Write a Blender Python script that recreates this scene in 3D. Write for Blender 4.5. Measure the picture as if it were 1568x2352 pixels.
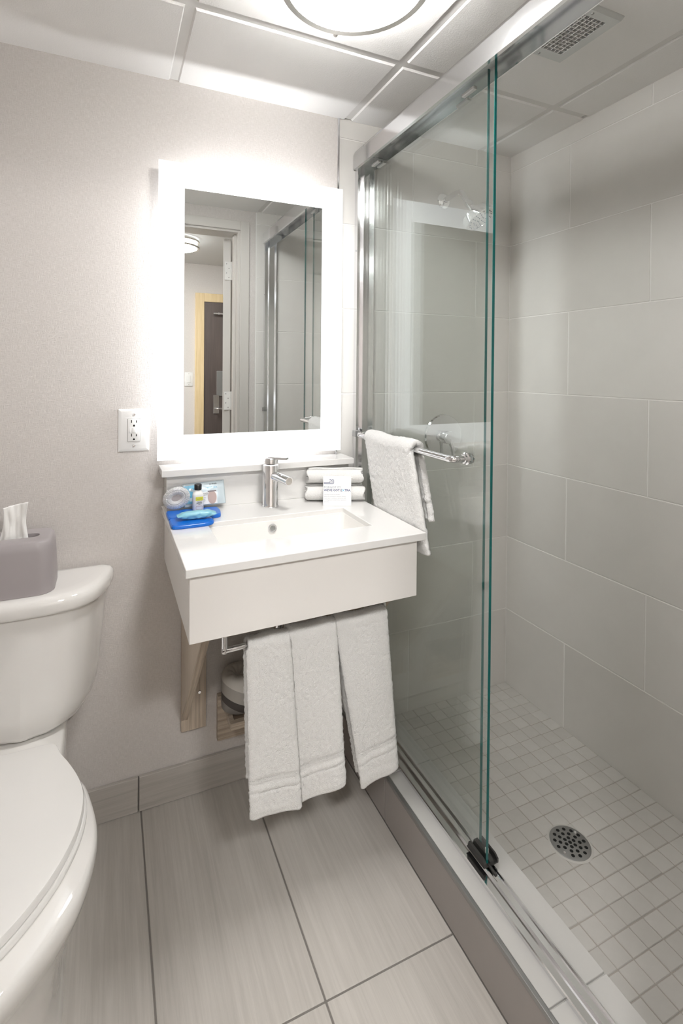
import bpy, bmesh, math, random
from mathutils import Vector, Matrix, noise
random.seed(7)
S = bpy.context.scene
COL = S.collection
for o in list(bpy.data.objects): bpy.data.objects.remove(o)

# ------------------------------------------------------------------ camera
YAW, PITCH, ROLL = 0.4068, -0.0094, 0.0082
CAM = Vector((-1.5582, -1.6574, 1.3749))
FPX, PPX, PPY = 1155.356, 748.973, 861.18
f = Vector((math.sin(YAW)*math.cos(PITCH), math.cos(YAW)*math.cos(PITCH), math.sin(PITCH)))
r0 = Vector((math.cos(YAW), -math.sin(YAW), 0)); u0 = r0.cross(f)
c, s = math.cos(ROLL), math.sin(ROLL)
rr = c*r0 + s*u0; uu = -s*r0 + c*u0
cd = bpy.data.cameras.new('camera'); cam = bpy.data.objects.new('camera', cd); COL.objects.link(cam)
cam.matrix_world = Matrix(((rr.x, uu.x, -f.x, CAM.x), (rr.y, uu.y, -f.y, CAM.y), (rr.z, uu.z, -f.z, CAM.z), (0, 0, 0, 1)))
cd.sensor_fit = 'AUTO'; cd.sensor_width = 36.0
cd.lens = FPX/2352*36
cd.shift_x = (784-PPX)/2352
cd.shift_y = -(1176-PPY)/2352
cd.clip_start = 0.02
S.camera = cam

# ------------------------------------------------------------------ world, exposure
W = bpy.data.worlds.new('world'); S.world = W; W.use_nodes = True
W.node_tree.nodes['Background'].inputs[0].default_value = (0.9, 0.95, 1, 1)
W.node_tree.nodes['Background'].inputs[1].default_value = 0.02
S.view_settings.view_transform = 'Standard'; S.view_settings.look = 'None'
S.view_settings.gamma = 1; S.view_settings.use_curve_mapping = False
S.view_settings.exposure = 0.15
LAMP = 50.0        # ceiling lamp diffuser radiance
HALL = 115.0         # diffuser radiance of the mirrored hall lamp and the added fill lamp
LED = 3.0          # LED strips behind the mirror
LEDW = 1.9         # LED strip power, watts per metre
GLOW = 1.3        # frosted mirror border
S.cycles.use_denoising = True; S.cycles.use_light_tree = False
S.cycles.max_bounces = 10; S.cycles.transparent_max_bounces = 18
S.cycles.use_adaptive_sampling = True; S.cycles.adaptive_threshold = .05
S.cycles.diffuse_bounces = 5; S.cycles.glossy_bounces = 5; S.cycles.transmission_bounces = 4
S.cycles.caustics_reflective = False; S.cycles.caustics_refractive = False
S.cycles.sample_clamp_indirect = 6.0

# ------------------------------------------------------------------ helpers
WL = {}
def mesh_obj(name, me, mat=None, parent=None, smooth=None):
    o = bpy.data.objects.new(name, me); COL.objects.link(o)
    if mat is not None and not me.materials: me.materials.append(mat)
    if smooth is not None:
        me.shade_smooth(); me.set_sharp_from_angle(angle=math.radians(smooth))
    WL[o] = Vector((0, 0, 0))
    if parent is not None:
        L = WL[parent]; me.transform(Matrix.Translation(-L)); o.parent = parent; WL[o] = L.copy()
    return o
def mk(name, bm, mat, parent=None, smooth=None):
    bmesh.ops.recalc_face_normals(bm, faces=bm.faces)
    me = bpy.data.meshes.new(name); bm.to_mesh(me); bm.free()
    return mesh_obj(name, me, mat, parent, smooth)
def tag(o, label, cat=None, group=None, kind=None):
    o['label'] = label
    if cat: o['category'] = cat
    if group: o['group'] = group
    if kind: o['kind'] = kind
    return o
def thing(name, loc, label, cat, group=None, kind=None):
    o = bpy.data.objects.new(name, None); COL.objects.link(o); o.location = loc
    o.empty_display_size = 0.05
    WL[o] = Vector(loc); return tag(o, label, cat, group, kind)
def struct(o, label, cat=None):
    o['kind'] = 'structure'; o['label'] = label
    if cat: o['category'] = cat
    return o
def NB(): return bmesh.new()
def box(bm, x0, x1, y0, y1, z0, z1, bev=0, seg=2):
    t = bmesh.new()
    m = Matrix.Translation(((x0+x1)/2, (y0+y1)/2, (z0+z1)/2)) @ Matrix.Diagonal((abs(x1-x0), abs(y1-y0), abs(z1-z0), 1))
    bmesh.ops.create_cube(t, size=1, matrix=m)
    if bev: bmesh.ops.bevel(t, geom=t.edges[:], offset=bev, segments=seg, profile=0.5, affect='EDGES')
    join(bm, t); return bm
def join(bm, t, M=None):
    if M is not None: bmesh.ops.transform(t, matrix=M, verts=t.verts)
    vm = {v: bm.verts.new(v.co) for v in t.verts}
    for fc in t.faces:
        try: bm.faces.new([vm[v] for v in fc.verts])
        except ValueError: pass
    t.free()
def B(x0, x1, y0, y1, z0, z1, bev=0, seg=2): return box(NB(), x0, x1, y0, y1, z0, z1, bev, seg)
def tube(bm, pts, r, seg=14, cap=True, closed=False):
    pts = [Vector(p) for p in pts]; n = len(pts)
    rad = r if isinstance(r, (list, tuple)) else [r]*n
    tans = []
    for i in range(n):
        a = pts[(i-1) % n] if (closed or i > 0) else pts[i]
        b = pts[(i+1) % n] if (closed or i < n-1) else pts[i]
        tans.append((b-a).normalized())
    up = Vector((0, 0, 1)) if abs(tans[0].z) < 0.9 else Vector((1, 0, 0))
    nrm = (up - tans[0]*up.dot(tans[0])).normalized(); rings = []
    for i in range(n):
        nrm = (nrm - tans[i]*nrm.dot(tans[i])).normalized(); bn = tans[i].cross(nrm)
        rings.append([bm.verts.new(pts[i] + (nrm*math.cos(2*math.pi*k/seg) + bn*math.sin(2*math.pi*k/seg))*rad[i]) for k in range(seg)])
    m = n if closed else n-1
    for i in range(m):
        A, Bq = rings[i], rings[(i+1) % n]
        for k in range(seg): bm.faces.new([A[k], A[(k+1) % seg], Bq[(k+1) % seg], Bq[k]])
    if cap and not closed:
        bm.faces.new(rings[0][::-1]); bm.faces.new(rings[-1])
    return bm
def fillet(pts, rad, n=7):
    P = [Vector(p) for p in pts]; out = [P[0]]
    for i in range(1, len(P)-1):
        a, b, d = P[i-1], P[i], P[i+1]
        e1 = (a-b); e2 = (d-b); q = min(rad, e1.length*.49, e2.length*.49)
        p1 = b+e1.normalized()*q; p2 = b+e2.normalized()*q
        for k in range(n+1):
            t = k/n; out.append((1-t)**2*p1 + 2*t*(1-t)*b + t*t*p2)
    out.append(P[-1]); return out
def lathe(bm, prof, M=Matrix(), seg=40):
    """prof: list of (r, h) along local +Z; closed at both ends when r == 0"""
    rings = []
    for r, h in prof:
        if r < 1e-6: rings.append([bm.verts.new(M @ Vector((0, 0, h)))])
        else: rings.append([bm.verts.new(M @ Vector((r*math.cos(2*math.pi*k/seg), r*math.sin(2*math.pi*k/seg), h))) for k in range(seg)])
    for a, b in zip(rings, rings[1:]):
        for k in range(seg):
            k2 = (k+1) % seg
            if len(a) == 1 and len(b) == 1: continue
            if len(a) == 1: bm.faces.new([a[0], b[k], b[k2]])
            elif len(b) == 1: bm.faces.new([a[k], a[k2], b[0]])
            else: bm.faces.new([a[k], a[k2], b[k2], b[k]])
    return bm
def loft(bm, rings, cap0=True, cap1=True):
    R = [[bm.verts.new(p) for p in ring] for ring in rings]; n = len(R[0])
    for a, b in zip(R, R[1:]):
        for k in range(n): bm.faces.new([a[k], a[(k+1) % n], b[(k+1) % n], b[k]])
    if cap0: bm.faces.new(R[0][::-1])
    if cap1: bm.faces.new(R[-1])
    return bm
def prism(bm, poly, axis, a, b):
    """poly 2-D points in the plane normal to axis"""
    def P(p, t):
        return {'x': (t, p[0], p[1]), 'y': (p[0], t, p[1]), 'z': (p[0], p[1], t)}[axis]
    return loft(bm, [[P(p, a) for p in poly], [P(p, b) for p in poly]])
def axisM(loc, direction):
    d = Vector(direction).normalized()
    return Matrix.Translation(loc) @ d.to_track_quat('Z', 'Y').to_matrix().to_4x4()
def rrect(x0, x1, y0, y1, r, n=6):
    out = []
    for cx, cy, a0 in ((x1-r, y1-r, 0), (x0+r, y1-r, 90), (x0+r, y0+r, 180), (x1-r, y0+r, 270)):
        for k in range(n+1):
            a = math.radians(a0+90*k/n); out.append((cx+r*math.cos(a), cy+r*math.sin(a)))
    return out
def copy_obj(o, loc, parent=None):
    q = o.copy(); COL.objects.link(q); q.location = loc
    if parent is not None: q.parent = parent
    return q

# ------------------------------------------------------------------ materials
def newmat(name):
    m = bpy.data.materials.new(name); m.use_nodes = True
    nt = m.node_tree; return m, nt, nt.nodes['Principled BSDF']
def N(nt, t, **k):
    n = nt.nodes.new(t)
    for a, b in k.items():
        if a.startswith('i_'): n.inputs[a[2:].replace('_', ' ')].default_value = b
        else: setattr(n, a, b)
    return n
def plain(name, col, rough=.5, metal=0, spec=.5, coat=0, sss=0):
    m, nt, p = newmat(name)
    p.inputs['Base Color'].default_value = (*col, 1); p.inputs['Roughness'].default_value = rough
    p.inputs['Metallic'].default_value = metal; p.inputs['Specular IOR Level'].default_value = spec
    p.inputs['Coat Weight'].default_value = coat
    if sss: p.inputs['Subsurface Weight'].default_value = sss; p.inputs['Subsurface Radius'].default_value = (.01, .01, .01)
    return m
def coords(nt, scale=(1, 1, 1), kind='Object', rot=(0, 0, 0)):
    tc = N(nt, 'ShaderNodeTexCoord'); mp = N(nt, 'ShaderNodeMapping')
    mp.inputs['Scale'].default_value = scale; mp.inputs['Rotation'].default_value = rot
    nt.links.new(tc.outputs[kind], mp.inputs['Vector']); return mp.outputs['Vector']
def noise_n(nt, vec, scale, detail=3, rough=.55):
    n = N(nt, 'ShaderNodeTexNoise'); n.inputs['Scale'].default_value = scale
    n.inputs['Detail'].default_value = detail; n.inputs['Roughness'].default_value = rough
    nt.links.new(vec, n.inputs['Vector']); return n.outputs['Fac']
def ramp(nt, fac, stops):
    r = N(nt, 'ShaderNodeValToRGB'); e = r.color_ramp.elements
    while len(e) < len(stops): e.new(.5)
    for q, (pos, col) in zip(e, stops): q.position = pos; q.color = (*col, 1)
    nt.links.new(fac, r.inputs['Fac']); return r.outputs['Color']
def math_n(nt, op, a, b):
    n = N(nt, 'ShaderNodeMath', operation=op)
    for i, v in enumerate((a, b)):
        if isinstance(v, (int, float)): n.inputs[i].default_value = v
        else: nt.links.new(v, n.inputs[i])
    return n.outputs[0]
def bump(nt, p, h, strength=.3, dist=.002):
    b = N(nt, 'ShaderNodeBump'); b.inputs['Strength'].default_value = strength; b.inputs['Distance'].default_value = dist
    nt.links.new(h, b.inputs['Height']); nt.links.new(b.outputs['Normal'], p.inputs['Normal'])

def m_wallpaper():
    m, nt, p = newmat('woven_wallpaper')
    h = noise_n(nt, coords(nt, (70, 70, 650)), 1.0, 2)
    v = noise_n(nt, coords(nt, (650, 650, 70)), 1.0, 2)
    mx = math_n(nt, 'MAXIMUM', h, v)
    big = noise_n(nt, coords(nt), 2.5, 2)
    col = ramp(nt, mx, [(.42, (.60, .565, .54)), (.72, (.70, .665, .64))])
    nt.links.new(col, p.inputs['Base Color'])
    p.inputs['Roughness'].default_value = .75; p.inputs['Specular IOR Level'].default_value = .25
    bump(nt, p, mx, .55, .0022); return m
def m_tile(name, a, b, rough=.38, sc=9):
    m, nt, p = newmat(name)
    oi = N(nt, 'ShaderNodeObjectInfo')
    n1 = noise_n(nt, coords(nt), sc, 5, .6); n2 = noise_n(nt, coords(nt), 260, 2)
    f1 = math_n(nt, 'ADD', math_n(nt, 'MULTIPLY', n1, .55), math_n(nt, 'MULTIPLY', oi.outputs['Random'], .45))
    nt.links.new(ramp(nt, f1, [(.2, a), (.85, b)]), p.inputs['Base Color'])
    p.inputs['Roughness'].default_value = rough
    bump(nt, p, n2, .06, .0008); return m
def m_floor(name, a, b, axis=1):
    m, nt, p = newmat(name)
    sc = [34, 34, 34]; sc[axis] = 1.3
    v = coords(nt, sc)
    w = N(nt, 'ShaderNodeTexNoise'); w.inputs['Scale'].default_value = 2.2; w.inputs['Detail'].default_value = 7
    w.inputs['Roughness'].default_value = .72; w.inputs['Distortion'].default_value = .35
    nt.links.new(v, w.inputs['Vector'])
    sc2 = [9, 9, 9]; sc2[axis] = .7
    n2 = noise_n(nt, coords(nt, sc2), 1.2, 3)
    fa = math_n(nt, 'ADD', math_n(nt, 'MULTIPLY', w.outputs['Fac'], .62), math_n(nt, 'MULTIPLY', n2, .38))
    nt.links.new(ramp(nt, fa, [(.36, a), (.64, b)]), p.inputs['Base Color'])
    p.inputs['Roughness'].default_value = .42; p.inputs['Specular IOR Level'].default_value = .4
    bump(nt, p, w.outputs['Fac'], .1, .001); return m
def m_wood(name, a, b, axis=2, fine=150, rotx=0):
    m, nt, p = newmat(name)
    sc = [fine]*3; sc[axis] = 4
    def cv(scl):
        v0 = coords(nt, rot=(rotx, 0, 0)); mp2 = N(nt, 'ShaderNodeMapping'); mp2.inputs['Scale'].default_value = scl
        nt.links.new(v0, mp2.inputs['Vector']); return mp2.outputs['Vector']
    n1 = noise_n(nt, cv(sc), 1.0, 5, .65)
    sc2 = [fine/4]*3; sc2[axis] = 1.5
    n2 = noise_n(nt, cv(sc2), 1.0, 2)
    fa = math_n(nt, 'ADD', math_n(nt, 'MULTIPLY', n1, .65), math_n(nt, 'MULTIPLY', n2, .35))
    nt.links.new(ramp(nt, fa, [(.36, a), (.62, b)]), p.inputs['Base Color'])
    p.inputs['Roughness'].default_value = .5; bump(nt, p, n1, .12, .001); return m
def m_ceil():
    m, nt, p = newmat('ceiling_tile_white')
    p.inputs['Base Color'].default_value = (.86, .845, .825, 1); p.inputs['Roughness'].default_value = .9
    bump(nt, p, noise_n(nt, coords(nt), 260, 4, .7), .4, .0025); return m
def m_terry():
    m, nt, p = newmat('white_terry')
    n1 = noise_n(nt, coords(nt), 420, 3, .7); n2 = noise_n(nt, coords(nt), 60, 2)
    nt.links.new(ramp(nt, n1, [(.3, (.85, .84, .815)), (.7, (.94, .93, .915))]), p.inputs['Base Color'])
    p.inputs['Roughness'].default_value = 1; p.inputs['Specular IOR Level'].default_value = .1
    p.inputs['Sheen Weight'].default_value = .3
    bump(nt, p, math_n(nt, 'ADD', n1, math_n(nt, 'MULTIPLY', n2, .6)), .8, .004); return m
def m_glass(name, tint=(.978, .99, .984)):
    m, nt, p = newmat(name); nt.nodes.remove(p)
    out = nt.nodes['Material Output']
    tr = N(nt, 'ShaderNodeBsdfTransparent'); tr.inputs[0].default_value = (*tint, 1)
    gl = N(nt, 'ShaderNodeBsdfGlossy'); gl.inputs['Roughness'].default_value = 0.0
    ge = N(nt, 'ShaderNodeNewGeometry')
    ior = math_n(nt, 'ADD', 1.52, math_n(nt, 'MULTIPLY', ge.outputs['Backfacing'], 1/1.52-1.52))
    fr = N(nt, 'ShaderNodeFresnel'); nt.links.new(ior, fr.inputs['IOR'])
    mx = N(nt, 'ShaderNodeMixShader'); nt.links.new(fr.outputs[0], mx.inputs[0])
    nt.links.new(tr.outputs[0], mx.inputs[1]); nt.links.new(gl.outputs[0], mx.inputs[2])
    nt.links.new(mx.outputs[0], out.inputs[0]); return m
def m_emit(name, col, strength, diffuse=None):
    m, nt, p = newmat(name)
    p.inputs['Base Color'].default_value = (*(diffuse or (.8, .8, .8)), 1)
    p.inputs['Emission Color'].default_value = (*col, 1); p.inputs['Emission Strength'].default_value = strength
    p.inputs['Roughness'].default_value = .35
    return m

M = dict(
    paper=m_wallpaper(), ceil=m_ceil(), terry=m_terry(), glass=m_glass('clear_glass'),
    tile=m_tile('wall_tile_greige', (.67, .65, .62), (.74, .72, .69)),
    grout=plain('pale_grout', (.86, .845, .82), .9), sgrout=plain('shower_floor_grout', (.44, .405, .365), .95),
    stile=m_tile('shower_floor_mosaic', (.55, .53, .50), (.63, .61, .58), .45, 30),
    ftile=m_floor('floor_tile_veined', (.425, .40, .368), (.555, .525, .487)), fgrout=plain('floor_grout', (.19, .175, .16), .95),
    btile=m_floor('baseboard_tile_veined', (.38, .355, .325), (.53, .50, .465), 0),
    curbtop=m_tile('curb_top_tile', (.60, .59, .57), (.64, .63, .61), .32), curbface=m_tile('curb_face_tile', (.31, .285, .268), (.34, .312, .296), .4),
    tee=plain('white_tee_metal', (.74, .725, .70), .45), white=plain('white_paint', (.80, .79, .77), .5),
    chrome=plain('polished_chrome', (.86, .86, .87), .04, 1), alu=plain('bright_aluminium', (.83, .83, .84), .13, 1),
    nickel=plain('brushed_nickel', (.62, .59, .55), .28, 1), steel=plain('brushed_steel', (.36, .36, .355), .42, .85),
    porcelain=plain('glazed_porcelain', (.83, .815, .79), .06, 0, .5, .6), seat=plain('seat_plastic', (.84, .83, .81), .16, 0, .5),
    quartz=plain('white_quartz', (.78, .77, .755), .10, 0, .5, .3), lam=plain('white_laminate', (.80, .775, .745), .28),
    mirror=plain('mirror_silver', (.86, .885, .88), 0.0, 1), plastic=plain('white_plastic', (.83, .825, .815), .25),
    black=plain('black_plastic', (.012, .012, .013), .35), dark=plain('dark_void', (.006, .006, .006), .9),
    greycover=plain('grey_matte_plastic', (.36, .33, .335), .42), tissue=plain('white_tissue', (.86, .85, .83), .95),
    ash=m_wood('ash_wood_upright', (.30, .235, .175), (.61, .52, .42)), ashx=m_wood('ash_wood_lengthwise', (.30, .235, .175), (.61, .52, .42), 0),
    ashd=m_wood('ash_wood_sloping', (.30, .235, .175), (.61, .52, .42), 2, 150, -math.atan2(.4795, .573)),
    plys=m_wood('pale_ash_side', (.55, .47, .385), (.60, .52, .43), 2, 60), walnut=m_wood('brown_laminate_shelf', (.145, .10, .07), (.21, .15, .11), 0, 60),
    blue=plain('cobalt_blue_plastic', (.004, .135, .56), .3), teal=plain('teal_glass_edge', (.0, .12, .115), .12, 0, .6),
    guide=plain('charcoal_plastic', (.035, .034, .032), .38), paint=plain('cream_door_paint', (.60, .575, .545), .42),
    doorp=plain('beige_frame_paint', (.55, .525, .495), .42),
    maple=m_wood('maple_frame', (.60, .45, .25), (.72, .57, .35), 2, 60), brown=m_wood('dark_brown_door', (.060, .045, .040), (.085, .066, .058), 2, 80),
    hallceil=plain('hall_ceiling_paint', (.62, .61, .59), .8), carpet=plain('hall_carpet', (.20, .18, .16), .95),
)

# ------------------------------------------------------------------ setting: dimensions
HC = 2.282; ZS = .050; XL = -2.16; YF = -1.27; XT = -.806; XC = -.782; XCI = -.618
def plane_box(name, *a, mat, label, cat): return struct(mk(name, B(*a), M[mat]), label, cat)
# --- back wall: papered stretch and the tiled shower stretch behind grout
plane_box('wall_back', XL-.1, XT, 0, .12, -.02, 2.45, mat='paper', label='pale woven wallpaper wall behind the toilet and mirror', cat='wall')
wsb = plane_box('wall_shower_back', XT, .12, .0016, .12, -.02, 2.45, mat='grout', label='large greige tiled wall carrying the shower head', cat='wall')
wr = plane_box('wall_right', .0016, .12, YF-.13, .12, -.02, 2.45, mat='grout', label='large greige tiled wall along the right of the shower', cat='wall')
plane_box('wall_left', XL-.1, XL, YF, 0, -.02, 2.45, mat='paper', label='papered wall on the far side of the toilet', cat='wall')
Z1 = .3666; PZ = .308; G = .0016
rowz = [ZS-.01] + [Z1+k*PZ for k in range(7)] + [HC+.006]
_tm = {}
def wall_tile(parent, axis, face, a0, a1, z0, z1, sgn):
    """tile slab 8 mm thick; axis 'x' = wall plane x const (runs along y)"""
    key = (axis, sgn, round(a1-a0, 4), round(z1-z0, 4)); w, h = a1-a0, z1-z0
    if key not in _tm:
        bm = NB()
        if axis == 'x': box(bm, 0, .008*sgn, -w/2, w/2, -h/2, h/2, .0012, 1)
        else: box(bm, -w/2, w/2, 0, .008*sgn, -h/2, h/2, .0012, 1)
        bmesh.ops.recalc_face_normals(bm, faces=bm.faces)
        me = bpy.data.meshes.new('wall_tile'); bm.to_mesh(me); bm.free(); me.materials.append(M['tile']); _tm[key] = me
    o = bpy.data.objects.new('wall_tile', _tm[key]); COL.objects.link(o); o.parent = parent
    o.location = (face, (a0+a1)/2, (z0+z1)/2) if axis == 'x' else ((a0+a1)/2, face, (z0+z1)/2)
def tile_wall(parent, axis, face, lo, hi, joints_even, joints_odd, sgn):
    for k in range(8):
        js = [j for j in (joints_odd if k % 2 else joints_even) if lo+.02 < j < hi-.02]
        ed = [lo]+sorted(js)+[hi]
        for a, b in zip(ed, ed[1:]):
            wall_tile(parent, axis, face, a+(G if a > lo else 0.0006), b-(G if b < hi else .0006), rowz[k]+(G if k else 0), rowz[k+1]-G, sgn)
D1, D2 = -.2996, -.6048
tile_wall(wr, 'x', 0, YF, 0, [D1, D1-.61, D1-1.22], [D2, D2-.61], 1)
tile_wall(wsb, 'y', 0, XT+.006, 0, [-.485], [-.180, -.790], 1)
struct(mk('trim_1', B(XT-.002, XT+.006, -.004, .01, 0, HC+.01, .001, 1), M['alu']), 'slim metal edge strip between wallpaper and shower tile', 'trim')
# --- wall opposite the mirror with the doorway the camera looks through
DX0, DX1, DZ = -1.715, -.878, 2.165
bm = NB(); box(bm, XL-.1, DX0, YF-.12, YF, -.02, 2.45); box(bm, DX0, DX1, YF-.12, YF, DZ, 2.45); box(bm, DX1, XT+.02, YF-.12, YF, -.02, 2.45)
struct(mk('wall_front', bm, M['paper']), 'papered wall with the doorway, opposite the mirror', 'wall')
wsf = plane_box('wall_shower_front', XT+.02, .12, YF-.12, YF-.0016, -.02, 2.45, mat='grout', label='tiled shower wall facing the shower head', cat='wall')
tile_wall(wsf, 'y', YF, XT+.026, 0, [-.36], [-.055, -.665], -1)
# --- floor
fl = plane_box('floor', XL-.1, XC+.02, YF-.14, .1, -.08, -.0018, mat='fgrout', label='greige veined floor tiles set lengthwise with taupe grout', cat='floor')
FX = [XL, -1.8062, -1.463, -1.1200, XC+.001]; FG = .0022
rows = [[-.6666]]*4
for i in range(4):
    js = [0]+[j for j in rows[i] if j > YF+.02]+[YF-.13]
    for a, b in zip(js, js[1:]):
        x0, x1 = FX[i], FX[i+1]
        mk('floor_tile', B(x0+FG, x1-FG, b+FG, a-FG, -.012, 0, .001, 1), M['ftile'], fl)
# --- baseboard (tile skirting)
bb = struct(mk('baseboard_back', B(XL, XC+.0, -.004, 0, 0, .105), M['fgrout']), 'greige tile skirting along the papered wall', 'baseboard')
for a, b in ((XL, -1.4725), (-1.4685, XC+.0)):
    mk('baseboard_tile', B(a, b, -.012, -.001, .001, .108, .001, 1), M['btile'], bb)
bl = struct(mk('baseboard_left', B(XL, XL+.004, YF, -.012, 0, .105), M['fgrout']), 'greige tile skirting beside the toilet', 'baseboard')
mk('baseboard_tile', B(XL+.001, XL+.012, YF, -.013, .001, .108, .001, 1), M['btile'], bl)
bf = struct(mk('baseboard_front', B(XL+.012, DX0-.06, YF, YF+.004, 0, .105), M['fgrout']), 'short greige tile skirting beside the doorway', 'baseboard')
mk('baseboard_tile', B(XL+.013, DX0-.06, YF+.001, YF+.012, .001, .108, .001, 1), M['btile'], bf)
# --- shower floor mosaic
sf = plane_box('floor_shower', XCI-.02, .02, YF-.02, .02, -.05, ZS-.0018, mat='sgrout', label='small square greige mosaic floor of the shower', cat='floor')
DR = Vector((-.364, -.645, ZS)); SX = [0]+[-.0517*k for k in range(1, 12)]+[XCI]; SY = [0]+[-.040-.0508*k for k in range(25)]
SY = [v for v in SY if v > YF+.01]+[YF]
sm = {}
for i in range(len(SX)-1):
    for j in range(len(SY)-1):
        x1, x0, y1, y0 = SX[i], SX[i+1], SY[j], SY[j+1]; w, d = x1-x0-.0023, y1-y0-.0023
        if w < .01 or d < .01: continue
        cx, cy = (x0+x1)/2, (y0+y1)/2
        if (Vector((cx, cy))-DR.xy).length < .024: continue
        key = (round(w, 4), round(d, 4))
        if key not in sm:
            t = B(-w/2, w/2, -d/2, d/2, -.008, 0, .0012, 1); bmesh.ops.recalc_face_normals(t, faces=t.faces)
            me = bpy.data.meshes.new('mosaic_tile'); t.to_mesh(me); t.free(); me.materials.append(M['stile']); sm[key] = me
        o = bpy.data.objects.new('mosaic_tile', sm[key]); COL.objects.link(o); o.parent = sf
        o.location = (cx+random.uniform(-.0006, .0006), cy+random.uniform(-.0006, .0006), ZS+random.uniform(-.0004, .0004))
        o.rotation_euler = (0, 0, random.uniform(-.012, .012))
# --- curb
CT = .142
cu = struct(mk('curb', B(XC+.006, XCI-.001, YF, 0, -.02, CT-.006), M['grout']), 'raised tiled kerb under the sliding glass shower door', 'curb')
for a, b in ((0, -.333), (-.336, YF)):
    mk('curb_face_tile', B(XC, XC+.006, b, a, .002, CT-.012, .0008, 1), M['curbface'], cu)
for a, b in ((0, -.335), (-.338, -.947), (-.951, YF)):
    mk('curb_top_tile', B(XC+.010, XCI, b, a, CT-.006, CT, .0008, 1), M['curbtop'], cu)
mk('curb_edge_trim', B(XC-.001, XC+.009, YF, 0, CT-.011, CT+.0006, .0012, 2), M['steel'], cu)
# --- ceiling with lay-in tiles
ce = plane_box('ceiling', XL-.1, .1, YF-.12, .1, HC+.016, HC+.06, mat='tee', label='white suspended ceiling of square lay-in tiles', cat='ceiling')
GX = [XL-.02, -1.983, -1.375, -.767, -.159, .02]; GY = [.02, -.364, -.972, YF-.02]; TW = .012
for i in range(5):
    for j in range(3):
        x0 = GX[i]+(TW if i else 0); x1 = GX[i+1]-(TW if i < 4 else 0); y1 = GY[j]-(TW if j else 0); y0 = GY[j+1]+(TW if j < 2 else 0)
        bm = NB(); e = .004
        loft(bm, [[(x0, y0, HC+.016), (x1, y0, HC+.016), (x1, y1, HC+.016), (x0, y1, HC+.016)], [(x0, y0, HC+.006), (x1, y0, HC+.006), (x1, y1, HC+.006), (x0, y1, HC+.006)],
                  [(x0+e, y0+e, HC), (x1-e, y0+e, HC), (x1-e, y1-e, HC), (x0+e, y1-e, HC)]])
        mk('ceiling_tile', bm, M['ceil'], ce)
for x in GX[1:5]: mk('ceiling_tee', B(x-TW, x+TW, YF, 0, HC+.0052, HC+.018), M['tee'], ce)
for j, y in enumerate(GY[1:3]):
    for i in range(5): mk('ceiling_tee', B(max(GX[i], XL)+TW, min(GX[i+1], 0)-TW, y-TW, y+TW, HC+.0055, HC+.018), M['tee'], ce)
# --- doorway trim, open bathroom door, hall beyond (all seen in the mirror)
CY = YF+.016
tr = struct(mk('trim_2', B(DX1, DX1+.052, YF, CY, 0, DZ+.052, .003), M['doorp']), 'beige painted door casing around the doorway', 'trim')
mk('casing_head', B(DX0-.052, DX1, YF, CY, DZ, DZ+.052, .003), M['doorp'], tr)
mk('casing_leg', B(DX0-.052, DX0, YF, CY, 0, DZ, .003), M['doorp'], tr)
mk('jamb', B(DX1-.012, DX1, YF-.13, YF+.002, 0, DZ), M['doorp'], tr)
mk('jamb', B(DX0, DX0+.012, YF-.13, YF+.002, 0, DZ), M['doorp'], tr)
mk('jamb_head', B(DX0+.012, DX1-.012, YF-.13, YF+.002, DZ-.012, DZ), M['doorp'], tr)
mk('door_stop', B(DX1-.024, DX1-.012, YF-.085, YF-.045, 0, DZ-.012), M['doorp'], tr)
mk('door_stop', B(DX0+.012, DX0+.024, YF-.085, YF-.045, 0, DZ-.012), M['doorp'], tr)
bm = NB(); xs = DX1-.02
d1 = struct(mk('door_1', B(xs-.045, xs, YF-.14-.80, YF-.14, .01, DZ-.016, .002, 1), M['paint']), 'cream bathroom door standing wide open, hinge edge in view', 'door')
SW_ = Matrix.Translation((xs, YF-.14, 0)) @ Matrix.Rotation(math.radians(17), 4, 'Z') @ Matrix.Translation((-xs, -(YF-.14), 0))
d1.data.transform(SW_)
for z0 in (1.905, 1.135, .20):
    h = mk('hinge', B(xs-.036, xs+.004, YF-.1405, YF-.1385, z0, z0+.108, .0006, 1), M['white'], d1)
    mk('hinge_barrel', tube(NB(), [(xs+.006, YF-.136, z0), (xs+.006, YF-.136, z0+.108)], .006, 10), M['white'], d1, 40)
    for k in range(4): mk('hinge_screw', lathe(NB(), [(0, .0015), (.003, .001), (.0035, 0)], axisM((xs-.012-.014*(k % 2), YF-.1385, z0+.014+k*.027), (0, 1, 0)), 10), M['steel'], d1, 40)
HY = -3.3; HZ = 2.37; HX0, HX1 = -2.7, .45
plane_box('wall_hall_end', HX0, HX1, HY-.1, HY, -.02, 2.5, mat='paper', label='papered hall wall around the entry door, seen in mirror', cat='wall')
plane_box('wall_hall_left', HX0-.1, HX0, HY, YF-.12, -.02, 2.5, mat='paper', label='papered hall wall left of the doorway', cat='wall')
plane_box('wall_hall_right', HX1, HX1+.1, HY, YF-.12, -.02, 2.5, mat='paper', label='papered hall wall right of the doorway', cat='wall')
bm = NB(); box(bm, HX0-.1, XL-.1, YF-.12, YF, -.02, 2.5); box(bm, .12, HX1+.1, YF-.12, YF, -.02, 2.5); box(bm, XL-.1, .12, YF-.12, YF, 2.45, 2.5)
struct(mk('wall_hall_near', bm, M['paper']), 'papered hall wall beside the bathroom', 'wall')
plane_box('ceiling_hall', HX0-.1, HX1+.1, HY-.1, YF-.12, HZ, HZ+.1, mat='hallceil', label='plain grey painted hall ceiling seen in mirror', cat='ceiling')
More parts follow.
